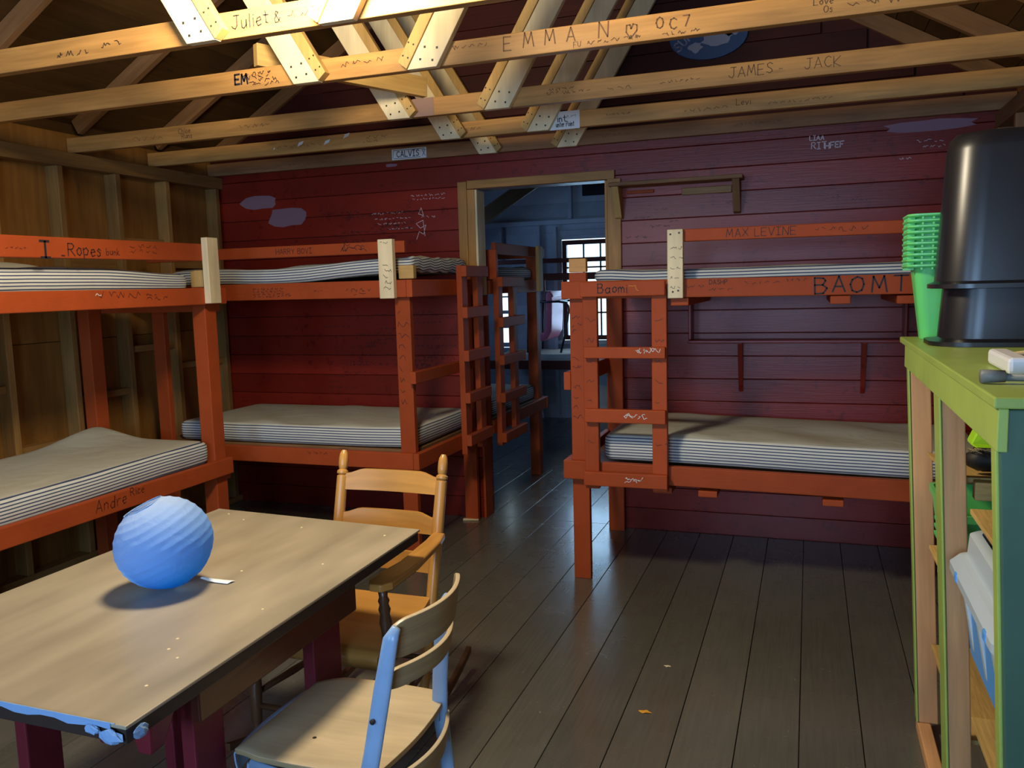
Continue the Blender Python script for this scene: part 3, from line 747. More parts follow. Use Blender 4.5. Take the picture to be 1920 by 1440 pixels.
# bunk left of the doorway, along the back wall
Bb = thing('bunk_bed', 'red bunk bed along the back wall left of the doorway', 'bunk bed', (-2.05, 4.0, 0))
p = B1('post', Bb, -2.09, -2.001, 4.001, 4.039, 0, 1.53); B1('post', Bb, -2.06, -1.972, 4.001, 4.039, 1.556, 1.628, mat='pine_tan')
B1('post', Bb, -3.73, -3.642, 4.001, 4.039, 0, 1.53); B1('post', Bb, -2.09, -2.001, 4.86, 4.90, 0, 1.60)
u = rail('side_rail', Bb, (-3.8, 3.981, 1.510), (-2.001, 3.981, 1.505), .092, .037)
lo = rail('side_rail', Bb, (-3.8, 3.981, .577), (-2.001, 3.981, .574), .09, .037)
for z, h in ((1.505, .092), (1.03, .065), (.574, .09)): rail('end_rail', Bb, (-1.982, 3.962, z), (-1.982, 4.90, z), h, .035)
g = rail('guard_rail', Bb, (-3.7, 3.975, 1.727), (-2.0, 3.975, 1.724), .062, .025)
gp = B1('guard_post', Bb, -2.137, -2.052, 3.925, 3.961, 1.455, 1.764, mat='pine_pale', bevel=.003); gp['label'] = 'unpainted guard post'
B1('deck', Bb, -3.75, -2.03, 4.04, 4.85, .60, .622, mat='old_wood'); B1('deck', Bb, -3.75, -2.03, 4.04, 4.85, 1.528, 1.548, mat='old_wood')
lad = MB()
for y0, y1 in ((4.545, 4.63), (4.79, 4.875)): lad.box(-1.963, -1.927, y0, y1, .50, 1.632)
lad = lad.build('ladder', 'bunk_paint', Bb, bevel=.004)
for z0, z1 in ((1.565, 1.63), (1.322, 1.387), (1.066, 1.131), (.815, .879), (.556, .623)): B1('rung', lad, -1.926, -1.889, 4.525, 4.885, z0, z1)
write('HARRY BOVI', (-2.79, 3.962, 1.712), XP, .028, YM, g, 'ink', w=.003, spread=1.02)
m = MB()
for q in range(3): scrawl(m, (-2.38 + q * .01, 3.962, 1.705 + q * .01), XP, .12, .03, YM, .003)
m.build('lettering', 'ink', g, recalc=False)
m = MB()
for q in range(4): scrawl(m, (-2.96, 3.962, 1.475 + q * .014), XP, .25 - q * .02, .012, YM, .002)
scrawl(m, (-2.36, 3.962, 1.495), XP, .14, .02, YM, .0025); scrawl(m, (-2.31, 3.962, 1.475), XP, .06, .016, YM, .0025); scrawl(m, (-2.56, 3.962, 1.50), XP, .06, .01, YM, .002)
m.build('lettering', 'ink', u, recalc=False)
m = MB()
for q in range(9): scrawl(m, (-2.075, 4.0, 1.36 - q * .06), XP, R(.02, .05), .03, YM, .0022)
m.build('lettering', 'ink_black', p, recalc=False)
m = MB(); scrawl(m, (-2.66, 3.962, .59), XP, .14, .016, YM, .002); m.build('lettering', 'ink', lo, recalc=False)
m = MB(); scrawl(m, (-2.12, 3.925, 1.74), XP, .05, .012, YM, .002)
for q in range(5): scrawl(m, (-2.11 + (q % 2) * .01, 3.925, 1.5 + q * .03), XP, .03, .02, YM, .0025)
m.build('lettering', 'ink', gp, recalc=False)

# bunk along the left wall, cut by the edge of the picture
A = thing('bunk_bed', 'orange-red bunk bed along the plywood left wall, running out of the picture', 'bunk bed', (-3.0, 3.6, 0))
B1('post', A, -3.088, -3.003, 3.605, 3.694, .0, 1.54); B1('post', A, -3.086, -3.005, 3.61, 3.69, 1.541, 1.63, mat='pine_tan')
for y in (1.72,): B1('post', A, -3.088, -3.003, y, y + .089, 0, 1.6)
B1('post', A, -3.88, -3.80, 3.60, 3.69, 0, 1.45); B1('post', A, -3.88, -3.80, 1.72, 1.81, 0, 1.45)
B1('post', A, -3.88, -3.80, 2.80, 2.89, 0, 1.45)
u = rail('side_rail', A, (-2.984, 1.65, 1.49), (-2.984, 3.74, 1.493), .086, .036)
lo = rail('side_rail', A, (-2.984, 1.65, .570), (-2.984, 3.705, .570), .088, .036)
for z in (1.49, .57): rail('end_rail', A, (-3.88, 3.713, z - .04), (-3.006, 3.713, z - .04), .08, .034)
g = rail('guard_rail', A, (-2.984, 1.65, 1.707), (-2.984, 3.60, 1.719), .088, .036)
gp = B1('guard_post', A, -2.966, -2.928, 3.565, 3.65, 1.455, 1.795, mat='pine_pale', bevel=.003); gp['label'] = 'unpainted guard post'
B1('deck', A, -3.86, -3.01, 1.82, 3.60, .575, .592, mat='old_wood'); B1('deck', A, -3.86, -3.01, 1.82, 3.60, 1.505, 1.525, mat='old_wood')
YP = (0, 1, 0); NXP = (1, 0, 0)
write('I', (-2.966, 2.60, 1.672), YP, .066, NXP, g, 'ink_black', w=.010, spread=1.3); m = MB()
write('Ropes', (-2.966, 2.735, 1.683), YP, .052, NXP, None, mb=m, w=.0048); write('_', (-2.966, 2.70, 1.68), YP, .03, NXP, None, mb=m, w=.006); write('bunk', (-2.966, 2.94, 1.69), YP, .03, NXP, None, mb=m, w=.003)
for q in range(2): scrawl(m, (-2.966, 3.08, 1.70 + q * .025), YP, .18, .02, NXP, .002)
scrawl(m, (-2.966, 2.44, 1.70), YP, .1, .01, NXP, .0018); m.build('lettering', 'ink', g, recalc=False)
m = MB()
for y0, z0, ln, h in ((2.88, 1.50, .1, .03), (2.98, 1.495, .12, .03), (3.16, 1.50, .06, .02), (3.16, 1.48, .14, .02)): scrawl(m, (-2.966, y0, z0), YP, ln, h, NXP, .0026)
m.build('lettering', 'ink', u, recalc=False)
m = MB(); scrawl(m, (-2.966, 2.86, 1.50), YP, .03, .03, NXP, .003); m.build('chalk_mark', 'paper', u, recalc=False)
m = MB(); write('Andre', (-2.966, 2.76, .553), YP, .052, NXP, None, mb=m, w=.0036, slant=.1); write('Rice', (-2.966, 2.965, .578), YP, .036, NXP, None, mb=m, w=.003); m.build('lettering', 'ink', lo, recalc=False)

# bunk in the next room, end on
D = thing('bunk_bed', 'dark red bunk bed in the next room just beyond the doorway, ladder on its end', 'bunk bed', (-2.04, 5.7, 0))
B1('post', D, -2.08, -2.001, 5.12, 5.16, 0, 1.50); B1('post', D, -2.02, -1.94, 5.16, 5.20, 1.55, 1.745); B1('post', D, -2.08, -2.001, 6.19, 6.28, 0, 1.72)
B1('post', D, -3.85, -3.77, 5.12, 5.16, 0, 1.5); B1('post', D, -3.85, -3.77, 6.19, 6.28, 0, 1.5)
for z in (1.50, .575): rail('end_rail', D, (-1.982, 5.10, z), (-1.982, 6.3, z), .09, .036); rail('side_rail', D, (-3.86, 6.30, z), (-1.96, 6.30, z), .09, .036); rail('side_rail', D, (-3.86, 5.10, z), (-2.1, 5.10, z), .09, .036)
rail('guard_rail', D, (-1.975, 5.21, 1.755), (-1.975, 6.3, 1.755), .075, .03, 'bunk_paint'); B1('guard_post', D, -1.955, -1.925, 6.05, 6.14, 1.46, 1.80, mat='pine_tan')
rail('guard_rail', D, (-3.86, 6.31, 1.755), (-1.99, 6.31, 1.755), .075, .03)
B1('deck', D, -3.8, -2.01, 5.13, 6.18, .60, .62, mat='old_wood'); B1('deck', D, -3.8, -2.01, 5.13, 6.18, 1.53, 1.548, mat='old_wood')
lad = MB()
for y0, y1 in ((5.15, 5.235), (5.44, 5.525)): lad.box(-1.963, -1.927, y0, y1, .44, 1.56)
lad = lad.build('ladder', 'bunk_paint', D, bevel=.004)
for z0, z1 in ((1.50, 1.565), (1.235, 1.30), (.985, 1.05), (.735, .80), (.465, .53)): B1('rung', lad, -1.926, -1.889, 5.13, 5.58, z0, z1)
# bunk under the far window
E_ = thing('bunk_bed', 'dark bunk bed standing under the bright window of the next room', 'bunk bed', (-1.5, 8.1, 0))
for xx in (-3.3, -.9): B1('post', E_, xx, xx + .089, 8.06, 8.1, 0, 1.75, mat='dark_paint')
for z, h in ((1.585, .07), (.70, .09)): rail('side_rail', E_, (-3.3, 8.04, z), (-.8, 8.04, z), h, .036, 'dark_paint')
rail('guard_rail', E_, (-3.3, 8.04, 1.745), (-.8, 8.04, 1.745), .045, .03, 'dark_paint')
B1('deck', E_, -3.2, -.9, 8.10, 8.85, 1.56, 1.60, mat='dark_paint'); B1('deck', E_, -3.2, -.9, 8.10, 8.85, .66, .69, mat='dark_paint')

# ------------------------------------------------------------------ mattresses
def mattress(label, x0, x1, y0, y1, z0, h, warp=None, group=None, seed=0, top_pull=1.0):
    rr = random.Random(seed); m = MB()
    long_x = (x1 - x0) > (y1 - y0)
    L = max(x1 - x0, y1 - y0); W = min(x1 - x0, y1 - y0)
    # perimeter of a rounded rectangle (in local long/short coordinates)
    rc = .045; per = []
    nl, nw, nc = 34, 14, 5
    def seg(ax, ay, bx, by, n):
        for i in range(n): per.append((ax + (bx - ax) * i / n, ay + (by - ay) * i / n))
    def arc(cx, cy, a0, n):
        for i in range(n): t = a0 + PI / 2 * i / n; per.append((cx + rc * math.cos(t), cy + rc * math.sin(t)))
    hl, hw = L / 2, W / 2
    seg(-hl + rc, -hw, hl - rc, -hw, nl); arc(hl - rc, -hw + rc, -PI / 2, nc); seg(hl, -hw + rc, hl, hw - rc, nw); arc(hl - rc, hw - rc, 0, nc)
    seg(hl - rc, hw, -hl + rc, hw, nl); arc(-hl + rc, hw - rc, PI / 2, nc); seg(-hl, hw - rc, -hl, -hw + rc, nw); arc(-hl + rc, -hw + rc, PI, nc)
    cum = [0]
    for i in range(len(per)): a, b = per[i], per[(i + 1) % len(per)]; cum.append(cum[-1] + math.hypot(a[0] - b[0], a[1] - b[1]))
    N = len(per)
    waves = [(rr.uniform(2, 9), rr.uniform(2, 9), rr.uniform(0, 6), rr.uniform(.001, .0035)) for _ in range(6)]
    def wr(px, py): return sum(a * math.sin(fx * px + fy * py + p) for fx, fy, p, a in waves) * top_pull
    def pt(i, f, z, noise=0):
        px, py = per[i % N]; mx = max(-hl + hw, min(hl - hw, px)); my = 0
        qx, qy = px + (mx - px) * f, py + (my - py) * f
        bul = 0
        X, Y = (qx, qy) if long_x else (qy, qx)
        wx, wy = (x0 + x1) / 2 + X, (y0 + y1) / 2 + Y
        zz = z + (wr(qx * 2, qy * 2) if noise else 0)
        if warp:
            q = warp(wx, wy); zz += q * min(1, (z - z0) / h) if q < 0 else q
        return V(wx, wy, zz)
    def ins(d): return d / hw
    rings = [(ins(.03), 0, 0), (ins(.010), .004, 0), (0, .018, 0), (ins(-.002), h * .5, 0), (0, h - .020, 0), (ins(.008), h - .007, 0), (ins(.022), h, 0)]
    P = [[pt(i, f, z0 + dz, 0) for f, dz, q in rings] for i in range(N)]
    k = len(m.v); nj = len(rings)
    for row in P: m.v += row
    for i in range(N):
        i2 = (i + 1) % N
        for j in range(nj - 1):
            m.f.append((k + i * nj + j, k + i2 * nj + j, k + i2 * nj + j + 1, k + i * nj + j + 1))
            m.uv.append([(cum[i], rings[j][1]), (cum[i + 1], rings[j][1]), (cum[i + 1], rings[j + 1][1]), (cum[i], rings[j + 1][1])]); m.t.append(.5); m.mi.append(0)
    tops = [ins(.022), ins(.05), .25, .45, .65, .85, 1.0]
    k = len(m.v)
    TP = [[pt(i, f, z0 + h + .004 * min(1, j / 2), 1 if j > 0 else 0) for j, f in enumerate(tops)] for i in range(N)]
    nj = len(tops)
    for row in TP: m.v += row
    for i in range(N):
        i2 = (i + 1) % N
        for j in range(nj - 1):
            q = (i, j), (i2, j), (i2, j + 1), (i, j + 1)
            m.f.append(tuple(k + a * nj + b for a, b in q)); m.uv.append([((TP[a][b].x, TP[a][b].y) if long_x else (TP[a][b].y, TP[a][b].x)) for a, b in q]); m.t.append(.5); m.mi.append(1)
    m.f.append(tuple(len(m.v) - 0 for _ in ()) or tuple(range(0, 0)) or (0, 1, 2)); m.uv.append([(0, 0)] * 3); m.t.append(.5); m.mi.append(0)
    m.f.pop(); m.uv.pop(); m.t.pop(); m.mi.pop()
    b0 = len(m.v); m.v += [pt(i, ins(.03), z0, 0) for i in range(N)]; m.f.append(tuple(range(b0, b0 + N))[::-1]); m.uv.append([(0, 0)] * N); m.t.append(.5); m.mi.append(1)
    o = m.build('mattress', ['ticking_side', 'ticking_top'], None, smooth=True, weld=True, autosmooth=1.2)
    return tag(o, label, 'mattress', group)
MG = 'striped bunk mattresses'
def sm(a, b, x): t = max(0, min(1, (x - a) / (b - a))); return t * t * (3 - 2 * t)
mattress('striped mattress on the lower bed right of the doorway', -.97, .76, 4.048, 4.84, .588, .128, lambda x, y: .028 - .028 * sm(-1, .7, x), MG, 1)
mattress('thin striped mattress on the top bed right of the doorway', -1.01, .76, 4.048, 4.84, 1.498, .062, lambda x, y: .010 * sm(-.75, -.95, x), MG, 2, .5)
mattress('striped mattress on the lower bed along the back wall, left of the doorway', -3.63, -2.03, 4.048, 4.84, .625, .112, lambda x, y: .006 * sm(-2.4, -2.05, x), MG, 3)
mattress('crumpled striped mattress on the top bed along the back wall, left of the doorway', -3.63, -2.005, 4.045, 4.84, 1.551, .085, lambda x, y: .004 + .035 * sm(-2.7, -2.1, x) + .004 * math.sin(x * 7) + .006 * (1 + math.sin(y * 40)) * sm(-2.1, -2.0, x), MG, 4, 1.5)
mattress('striped mattress on the lower bed at the left wall, one corner curling up', -3.79, -3.012, 1.85, 3.585, .594, .118, lambda x, y: .06 * sm(3.1, 3.58, y) * sm(-3.4, -3.8, x) + .012 * sm(2.4, 3.5, y), MG, 5)
mattress('striped mattress on the top bed at the left wall, above the curling one', -3.79, -3.05, 1.85, 3.56, 1.527, .105, lambda x, y: .05 * sm(3.3, 2.95, y) * sm(2.6, 2.9, y) * sm(-3.3, -3.7, x) - .022 * sm(3.0, 3.5, y), MG, 6)
mattress('grey mattress end on the top bed seen through the doorway', -3.7, -2.02, 5.2, 6.17, 1.55, .085, None, 'mattresses in the next room', 7, 2)
mattress('mattress on the lower bed seen through the doorway ladder', -3.7, -2.02, 5.2, 6.17, .622, .11, None, 'mattresses in the next room', 8)
mattress('pale blue-lit mattress on the low bed under the far window', -3.1, -.95, 8.105, 8.84, .692, .11, None, 'mattresses in the next room', 9)

# ------------------------------------------------------------------ shelves on the back wall
S1 = thing('wall_shelf', 'narrow wooden shelf high on the wall right of the doorway', 'wall shelf', (-.75, 4.93, 2.07))
B1('shelf_board', S1, -1.10, -.352, 4.79, 4.938, 2.056, 2.078, mat='old_wood')
for xx, mt in ((-1.085, 'pine_tan'), (-.41, 'old_wood')):
    MB().prism([(xx, 4.937, 2.055), (xx, 4.80, 2.055), (xx, 4.90, 1.885), (xx, 4.937, 1.875)], (.04, 0, 0)).build('bracket', mt, S1, bevel=.002)
c = B1('cleat', S1, -.70, -.42, 4.92, 4.938, 1.995, 2.035, mat='stud_wood'); B1('cleat', S1, -1.02, -.86, 4.925, 4.938, 2.02, 2.04, mat='bunk_paint')
S2 = thing('wall_shelf', 'long dark red shelf on the wall behind the right-hand bunk', 'wall shelf', (-.1, 4.93, 1.15), None)
B1('shelf_board', S2, -.65, .50, 4.80, 4.938, 1.150, 1.168, mat='wall_paint')
B1('end_panel', S2, -.65, -.632, 4.82, 4.938, 1.169, 1.42, mat='wall_paint'); B1('end_panel', S2, .472, .49, 4.82, 4.938, 1.169, 1.40, mat='wall_paint')
for xx in (-.365, .283): MB().prism([(xx - .012, 4.937, 1.149), (xx - .012, 4.82, 1.149), (xx - .012, 4.91, .90), (xx - .012, 4.937, .86)], (.024, 0, 0)).build('bracket', 'wall_paint', S2, bevel=.002)

# ------------------------------------------------------------------ table
TB = thing('table', 'long brown hardboard table with maroon legs in the foreground', 'table', (-1.57, 1.7, 0))
top = MB().prism([(-1.985, 1.09, .7305), (-1.14, 1.085, .7305), (-1.162, 2.33, .7305), (-1.985, 2.385, .7305)], (0, 0, .0075), tone=.5)
top = top.build('tabletop', 'table_board', TB, bevel=.002)
MB().prism([(-1.983, 1.094, .700), (-1.145, 1.089, .700), (-1.167, 2.326, .700), (-1.983, 2.38, .700)], (0, 0, .030), tone=0).build('underboard', 'edge_dark', TB, bevel=.002)
for xx in (-1.311, -1.83):
    for y0, y1 in ((1.418, 1.518), (1.90, 2.04)):
        B1('leg', TB, xx - .019, xx + .019, y0, y1, 0, .698, mat='maroon_paint' , bevel=.004)
B1('apron', TB, -1.242, -1.220, 1.36, 2.02, .585, .699, mat='table_frame'); B1('apron', TB, -1.85, -1.83, 1.36, 2.02, .585, .699, mat='table_frame')
B1('apron', TB, -1.79, -1.282, 1.37, 1.39, .625, .699, mat='maroon_paint'); B1('apron', TB, -1.79, -1.282, 1.93, 1.95, .62, .699, mat='maroon_paint')
for xx, wd, zt in ((-1.255, .05, .578), (-1.362, .03, .584)): MB().hexa([(xx - wd * .35, 1.235, zt), (xx + wd * .35, 1.235, zt), (xx + wd * .35, 1.275, zt + .004), (xx - wd * .35, 1.275, zt + .004), (xx - wd * .75, 1.225, .699), (xx + wd * .6, 1.225, .699), (xx + wd * .6, 1.33, .699), (xx - wd * .75, 1.33, .699)]).build('cleat', 'maroon_paint', TB, bevel=.006)
B1('gusset', TB, -1.45, -1.331, 1.395, 1.415, .535, .699, mat='maroon_paint')
m = MB()
for i in range(24):
    a, b_ = -1.98 + .805 * i / 24, -1.98 + .805 * (i + 1) / 24; ya, yb2 = 1.0885 - .0049 * i / 24, 1.0885 - .0049 * (i + 1) / 24; za, zb2 = .727 + .004 * math.sin(i * 1.7), .727 + .004 * math.sin((i + 1) * 1.7)
    m.hexa([(a, ya - .001 * (i % 2), za), (a, ya - .001 * (i % 2), .7405), (a, ya + .0013, .7405), (a, ya + .0013, za), (b_, yb2 - .001 * ((i + 1) % 2), zb2), (b_, yb2 - .001 * ((i + 1) % 2), .7405), (b_, yb2 + .0013, .7405), (b_, yb2 + .0013, zb2)])
m.hexa([(-1.98, 1.0885, .7386), (-1.98, 1.0885, .7398), (-1.98, 1.092, .7398), (-1.98, 1.092, .7386), (-1.165, 1.0836, .7386), (-1.165, 1.0836, .7398), (-1.165, 1.086, .7398), (-1.165, 1.086, .7386)])
m.build('edge_tape', 'tape_blue', TB, recalc=False)['label'] = 'blue tape along the table edge'
def lump(cx, cy, cz, rx, ry, rz, seed):
    rr = random.Random(seed); mm = MB(); P = []
    for i in range(11):
        t = 2 * PI * i / 11; P.append([V(cx, cy, cz + rz)] + [V(cx + rx * math.sin(a) * math.cos(t) * rr.uniform(.6, 1.2), cy + ry * math.sin(a) * math.sin(t) * rr.uniform(.6, 1.2), cz + rz * math.cos(a) * rr.uniform(.7, 1.1)) for a in (.6, 1.2, 1.9, 2.5)] + [V(cx, cy, cz - rz)])
    mm.grid(P, closed_u=True); return mm.build('tape_crumple', 'tape_blue', TB)
lump(-1.172, 1.080, .716, .026, .008, .016, 4); lump(-1.215, 1.082, .722, .022, .006, .010, 7); lump(-1.135, 1.115, .716, .006, .022, .014, 9)
for xx, yy in ((-1.22, 1.22), (-1.32, 1.42), (-1.30, 1.37), (-1.25, 1.34), (-1.90, 2.33), (-1.80, 2.28), (-1.55, 2.25), (-1.24, 2.24), (-1.28, 1.95), (-1.24, 1.62), (-1.47, 1.84), (-1.72, 1.86)): MB().lathe((xx, yy, .7385), (xx, yy, .7395), [(0, .004), (1, .003)], 8).build('nail_head', 'pine_pale', top)

# paper lantern
lan = thing('paper_lantern', 'round blue paper lantern lying on the brown table', 'paper lantern', (-1.575, 1.675, .74))
def lantern(parent, c, R0, axis, tilt_ref):
    ax = Vector(axis).normalized(); a = Vector(tilt_ref); a = (a - ax * a.dot(ax)).normalized(); b = ax.cross(a)
    m = MB(); nu, nv = 72, 150
    P = []; ribs = 13
    t0, t1 = .42, PI - .30
    for i in range(nu):
        row = []; ph = 2 * PI * i / nu
        for j in range(nv + 1):
            f = j / nv; th = t0 + (t1 - t0) * f
            saw = (f * ribs + .12 * math.sin(ph)) % 1.0
            rr = R0 * (1 - (.013 if f < .55 else .013 - .009 * min(1, (f - .55) / .2)) * (1 - abs(2 * saw - 1) ** 1.5)) * (1 + .012 * math.sin(3 * ph + 5 * f))
            rr *= 1 - .006 * abs(math.sin(ph * 4))
            if .62 < f < .99 and -1.0 < ((ph - 1.0 + PI) % (2 * PI) - PI) < .6: rr *= 1 - .02 * math.sin(PI * (f - .62) / .37)
            row.append(c + ax * math.cos(th) * R0 * .97 * (rr / R0) + (a * math.cos(ph) + b * math.sin(ph)) * math.sin(th) * rr)
        P.append(row)
    def uvf(u, v): 
        return (u, max(0, min(1, 1.05 - v * 1.25)))
    m.grid(P, closed_u=True, uvf=uvf)
    sh = m.build('shade', 'lantern_paper', parent, smooth=True, recalc=False)
    for f, nm in ((t0, 'rim'),):
        w = MB(); pts = [c + ax * math.cos(f) * R0 * .97 + (a * math.cos(p_) + b * math.sin(p_)) * math.sin(f) * R0 for p_ in [2 * PI * i / 24 for i in range(25)]]
        w.tube(pts, .0014, 6, cap=False); w.build('rim', 'tape_blue', parent, smooth=True)
    w = MB()
    w.tube([c + ax * math.cos(t0) * R0 * .965 + a * math.sin(t0) * R0 * .98, c + ax * math.cos(t0) * R0 * .9, c + ax * math.cos(t0) * R0 * .965 - a * math.sin(t0) * R0 * .98], .0013, 6)
    w.build('wire_frame', 'tape_blue', parent, smooth=True)
lantern(lan, V(-1.575, 1.675, .7415 + .121), .1235, (-.36, -.22, .90), (1, 0, 0))
m = MB(); pts = [(-1.515, 1.735, .752, .006), (-1.50, 1.745, .745, .010), (-1.475, 1.750, .7415, .014), (-1.435, 1.752, .741, .016)]
Pg = []
for x_, y_, z_, w_ in pts: Pg.append([V(x_ - .003, y_ - w_ * .8, z_), V(x_, y_, z_ + .002), V(x_ + .003, y_ + w_ * .8, z_)])
m.grid(Pg); tg = m.build('tag', 'tag_white', lan, recalc=False); sd = tg.modifiers.new('thick', 'SOLIDIFY'); sd.thickness = .0008; tg['label'] = 'white paper tag'

# ------------------------------------------------------------------ rocking chair
RC = thing('rocking_chair', 'wooden rocking chair with turned posts at the far end of the table', 'rocking chair', (-1.43, 2.4, 0))
xl, xr = -1.645, -1.235
def back_y(z): return 2.475 + (z - .10) * .27
for xx, dx in ((xl, 0), (xr, 0)):
    m = MB(); p0 = V(xx + (.01 if xx == xl else -.01), back_y(.09), .09); p1 = V(xx, back_y(.905), .905)
    prof = [(0, .014), (.1, .018), (.35, .020), (.5, .021), (.7, .021), (.885, .020), (.89, .014), (.897, .021), (.907, .021), (.915, .013), (.922, .016), (.94, .0175), (.965, .0175), (.985, .015), (1, .008)]
    m.lathe(p0, p1, prof, 16); m.build('back_post', 'rocker_wood', RC, smooth=True, autosmooth=.7)
def slat(z0, z1, shaped, name='back_slat', bow=.012):
    m = MB(); n = 20; Fr = []
    for i in range(n + 1):
        f = i / n; x_ = xl + .016 + (xr - xl - .032) * f
        e = sm(0, .20, f) * sm(1, .80, f); zt = z1 + (.018 * e if shaped else 0)
        y_ = back_y((z0 + z1) / 2) + bow * math.sin(PI * f)
        Fr.append([V(x_, y_ - .006 + (z0 - (z0 + z1) / 2) * .27, z0), V(x_, y_ - .006 + (zt - (z0 + z1) / 2) * .27, zt), V(x_, y_ + .006 + (zt - (z0 + z1) / 2) * .27, zt), V(x_, y_ + .006 + (z0 - (z0 + z1) / 2) * .27, z0)])
    u0 = R(0, 5); k = len(m.v)
    for r_ in Fr: m.v += r_
    for i in range(n):
        for j in range(4):
            q = (j + 1) % 4; m.f.append((k + i * 4 + j, k + i * 4 + q, k + i * 4 + 4 + q, k + i * 4 + 4 + j)); m.uv.append([(u0 + i * .02, j * .05), (u0 + i * .02, j * .05 + .05), (u0 + i * .02 + .02, j * .05 + .05), (u0 + i * .02 + .02, j * .05)]); m.t.append(.5); m.mi.append(0)
    m.f.append((k, k + 1, k + 2, k + 3)); m.uv.append([(0, 0)] * 4); m.t.append(.5); m.mi.append(0)
    e = k + n * 4; m.f.append((e + 3, e + 2, e + 1, e)); m.uv.append([(0, 0)] * 4); m.t.append(.5); m.mi.append(0)
    return m.build(name, 'rocker_wood', RC, smooth=True, autosmooth=.6)
slat(.765, .822, True); slat(.628, .682, True); slat(.498, .545, True)
# seat: slightly wider at the front, scrolled front edge
m = MB(); n = 22; P = []
for i in range(n + 1):
    f = i / n; row = []
    prof = [(2.115, .355), (2.100, .365), (2.092, .385), (2.096, .402), (2.110, .413), (2.14, .418), (2.22, .412), (2.32, .406), (2.42, .404), (2.50, .412), (2.545, .424), (2.545, .405), (2.42, .384), (2.22, .388), (2.14, .385), (2.125, .37)]
    for y_, z_ in prof:
        fr = (y_ - 2.10) / .45; wl = -1.675 + .035 * fr; wr_ = -1.205 - .035 * fr
        row.append(V(wl + (wr_ - wl) * f, y_, z_))
    P.append(row)
k = len(m.v); nj = len(P[0])
for row in P: m.v += row
for i in range(n):
    for j in range(nj):
        j2 = (j + 1) % nj; m.f.append((k + i * nj + j, k + (i + 1) * nj + j, k + (i + 1) * nj + j2, k + i * nj + j2)); m.uv.append([(i * .02, j * .03), (i * .02 + .02, j * .03), (i * .02 + .02, j * .03 + .03), (i * .02, j * .03 + .03)]); m.t.append(.5); m.mi.append(0)
for e, rev in ((0, False), (n, True)):
    q = [k + e * nj + j for j in range(nj)]; q = q[::-1] if rev else q; m.f.append(tuple(q)); m.uv.append([(0, 0)] * nj); m.t.append(.5); m.mi.append(0)
m.build('seat', 'rocker_wood', RC, smooth=True, autosmooth=.7)
for s, xb, xf in ((-1, xl, -1.69), (1, xr, -1.195)):
    # arm rest: slim at the post, broad and round at the front
    c = [(xb + s * .012, back_y(.62) - .015), (xb + s * .03, back_y(.62) - .10), (xf + s * .005, 2.30), (xf, 2.20), (xf, 2.12), (xf, 2.085)]
    wd = [.024, .028, .034, .040, .040, .020]
    out = [(x_ - w_, y_) for (x_, y_), w_ in zip(c, wd)] + [(x_ + w_, y_) for (x_, y_), w_ in list(zip(c, wd))[::-1]]
    m = MB(); m.prism([(x_, y_, .614 + (.006 if y_ > 2.5 else 0)) for x_, y_ in out], (0, 0, .024)); m.build('arm_rest', 'rocker_wood', RC, bevel=.006)
    m = MB(); p0, p1 = V(xf, 2.15, .408), V(xf, 2.13, .613)
    m.lathe(p0, p1, [(0, .013), (.06, .017), (.1, .013), (.14, .018), (.3, .016), (.45, .020), (.58, .015), (.66, .019), (.74, .014), (.8, .018), (.86, .013), (1, .016)], 14); m.build('arm_support', 'rocker_shaded', RC, smooth=True)
    m = MB(); m.lathe((xf + s * .0, 2.14, .055), (xf, 2.15, .365), [(0, .013), (.08, .016), (.12, .012), (.18, .018), (.5, .021), (.85, .019), (1, .015)], 14); m.build('leg', 'rocker_shaded', RC, smooth=True)
    xm = (xb + xf) / 2
    m = MB(); N = 26; Fr = []
    for i in range(N + 1):
        f = i / N; y_ = 1.99 + .87 * f; z_ = .012 + .30 * (f - .50) ** 2
        x_ = xf + (xb - xf) * f; hh = .03 - .012 * abs(f - .5)
        Fr.append([V(x_ - .011, y_, z_), V(x_ + .011, y_, z_), V(x_ + .011, y_, z_ + hh), V(x_ - .011, y_, z_ + hh)])
    k = len(m.v)
    for r_ in Fr: m.v += r_
    for i in range(N):
        for j in range(4):
            q = (j + 1) % 4; m.f.append((k + i * 4 + j, k + i * 4 + q, k + i * 4 + 4 + q, k + i * 4 + 4 + j)); m.uv.append([(i * .03, j * .03), (i * .03, j * .03 + .03), (i * .03 + .03, j * .03 + .03), (i * .03 + .03, j * .03)]); m.t.append(.5); m.mi.append(0)
    m.f.append((k, k + 1, k + 2, k + 3)); m.uv.append([(0, 0)] * 4); m.t.append(.5); m.mi.append(0); e = k + N * 4; m.f.append((e + 3, e + 2, e + 1, e)); m.uv.append([(0, 0)] * 4); m.t.append(.5); m.mi.append(0)
    m.build('rocker', 'rocker_shaded', RC, bevel=.003)
    MB().lathe((xf, 2.145, .20), (xb + s * -.0, back_y(.22), .20), [(0, .009), (.5, .013), (1, .009)], 10).build('stretcher', 'rocker_shaded', RC, smooth=True)
MB().lathe((-1.69, 2.145, .16), (-1.195, 2.145, .16), [(0, .009), (.5, .014), (1, .009)], 10).build('stretcher', 'rocker_shaded', RC, smooth=True)
MB().lathe((xl, back_y(.2), .22), (xr, back_y(.2), .22), [(0, .009), (.5, .013), (1, .009)], 10).build('stretcher', 'rocker_shaded', RC, smooth=True)

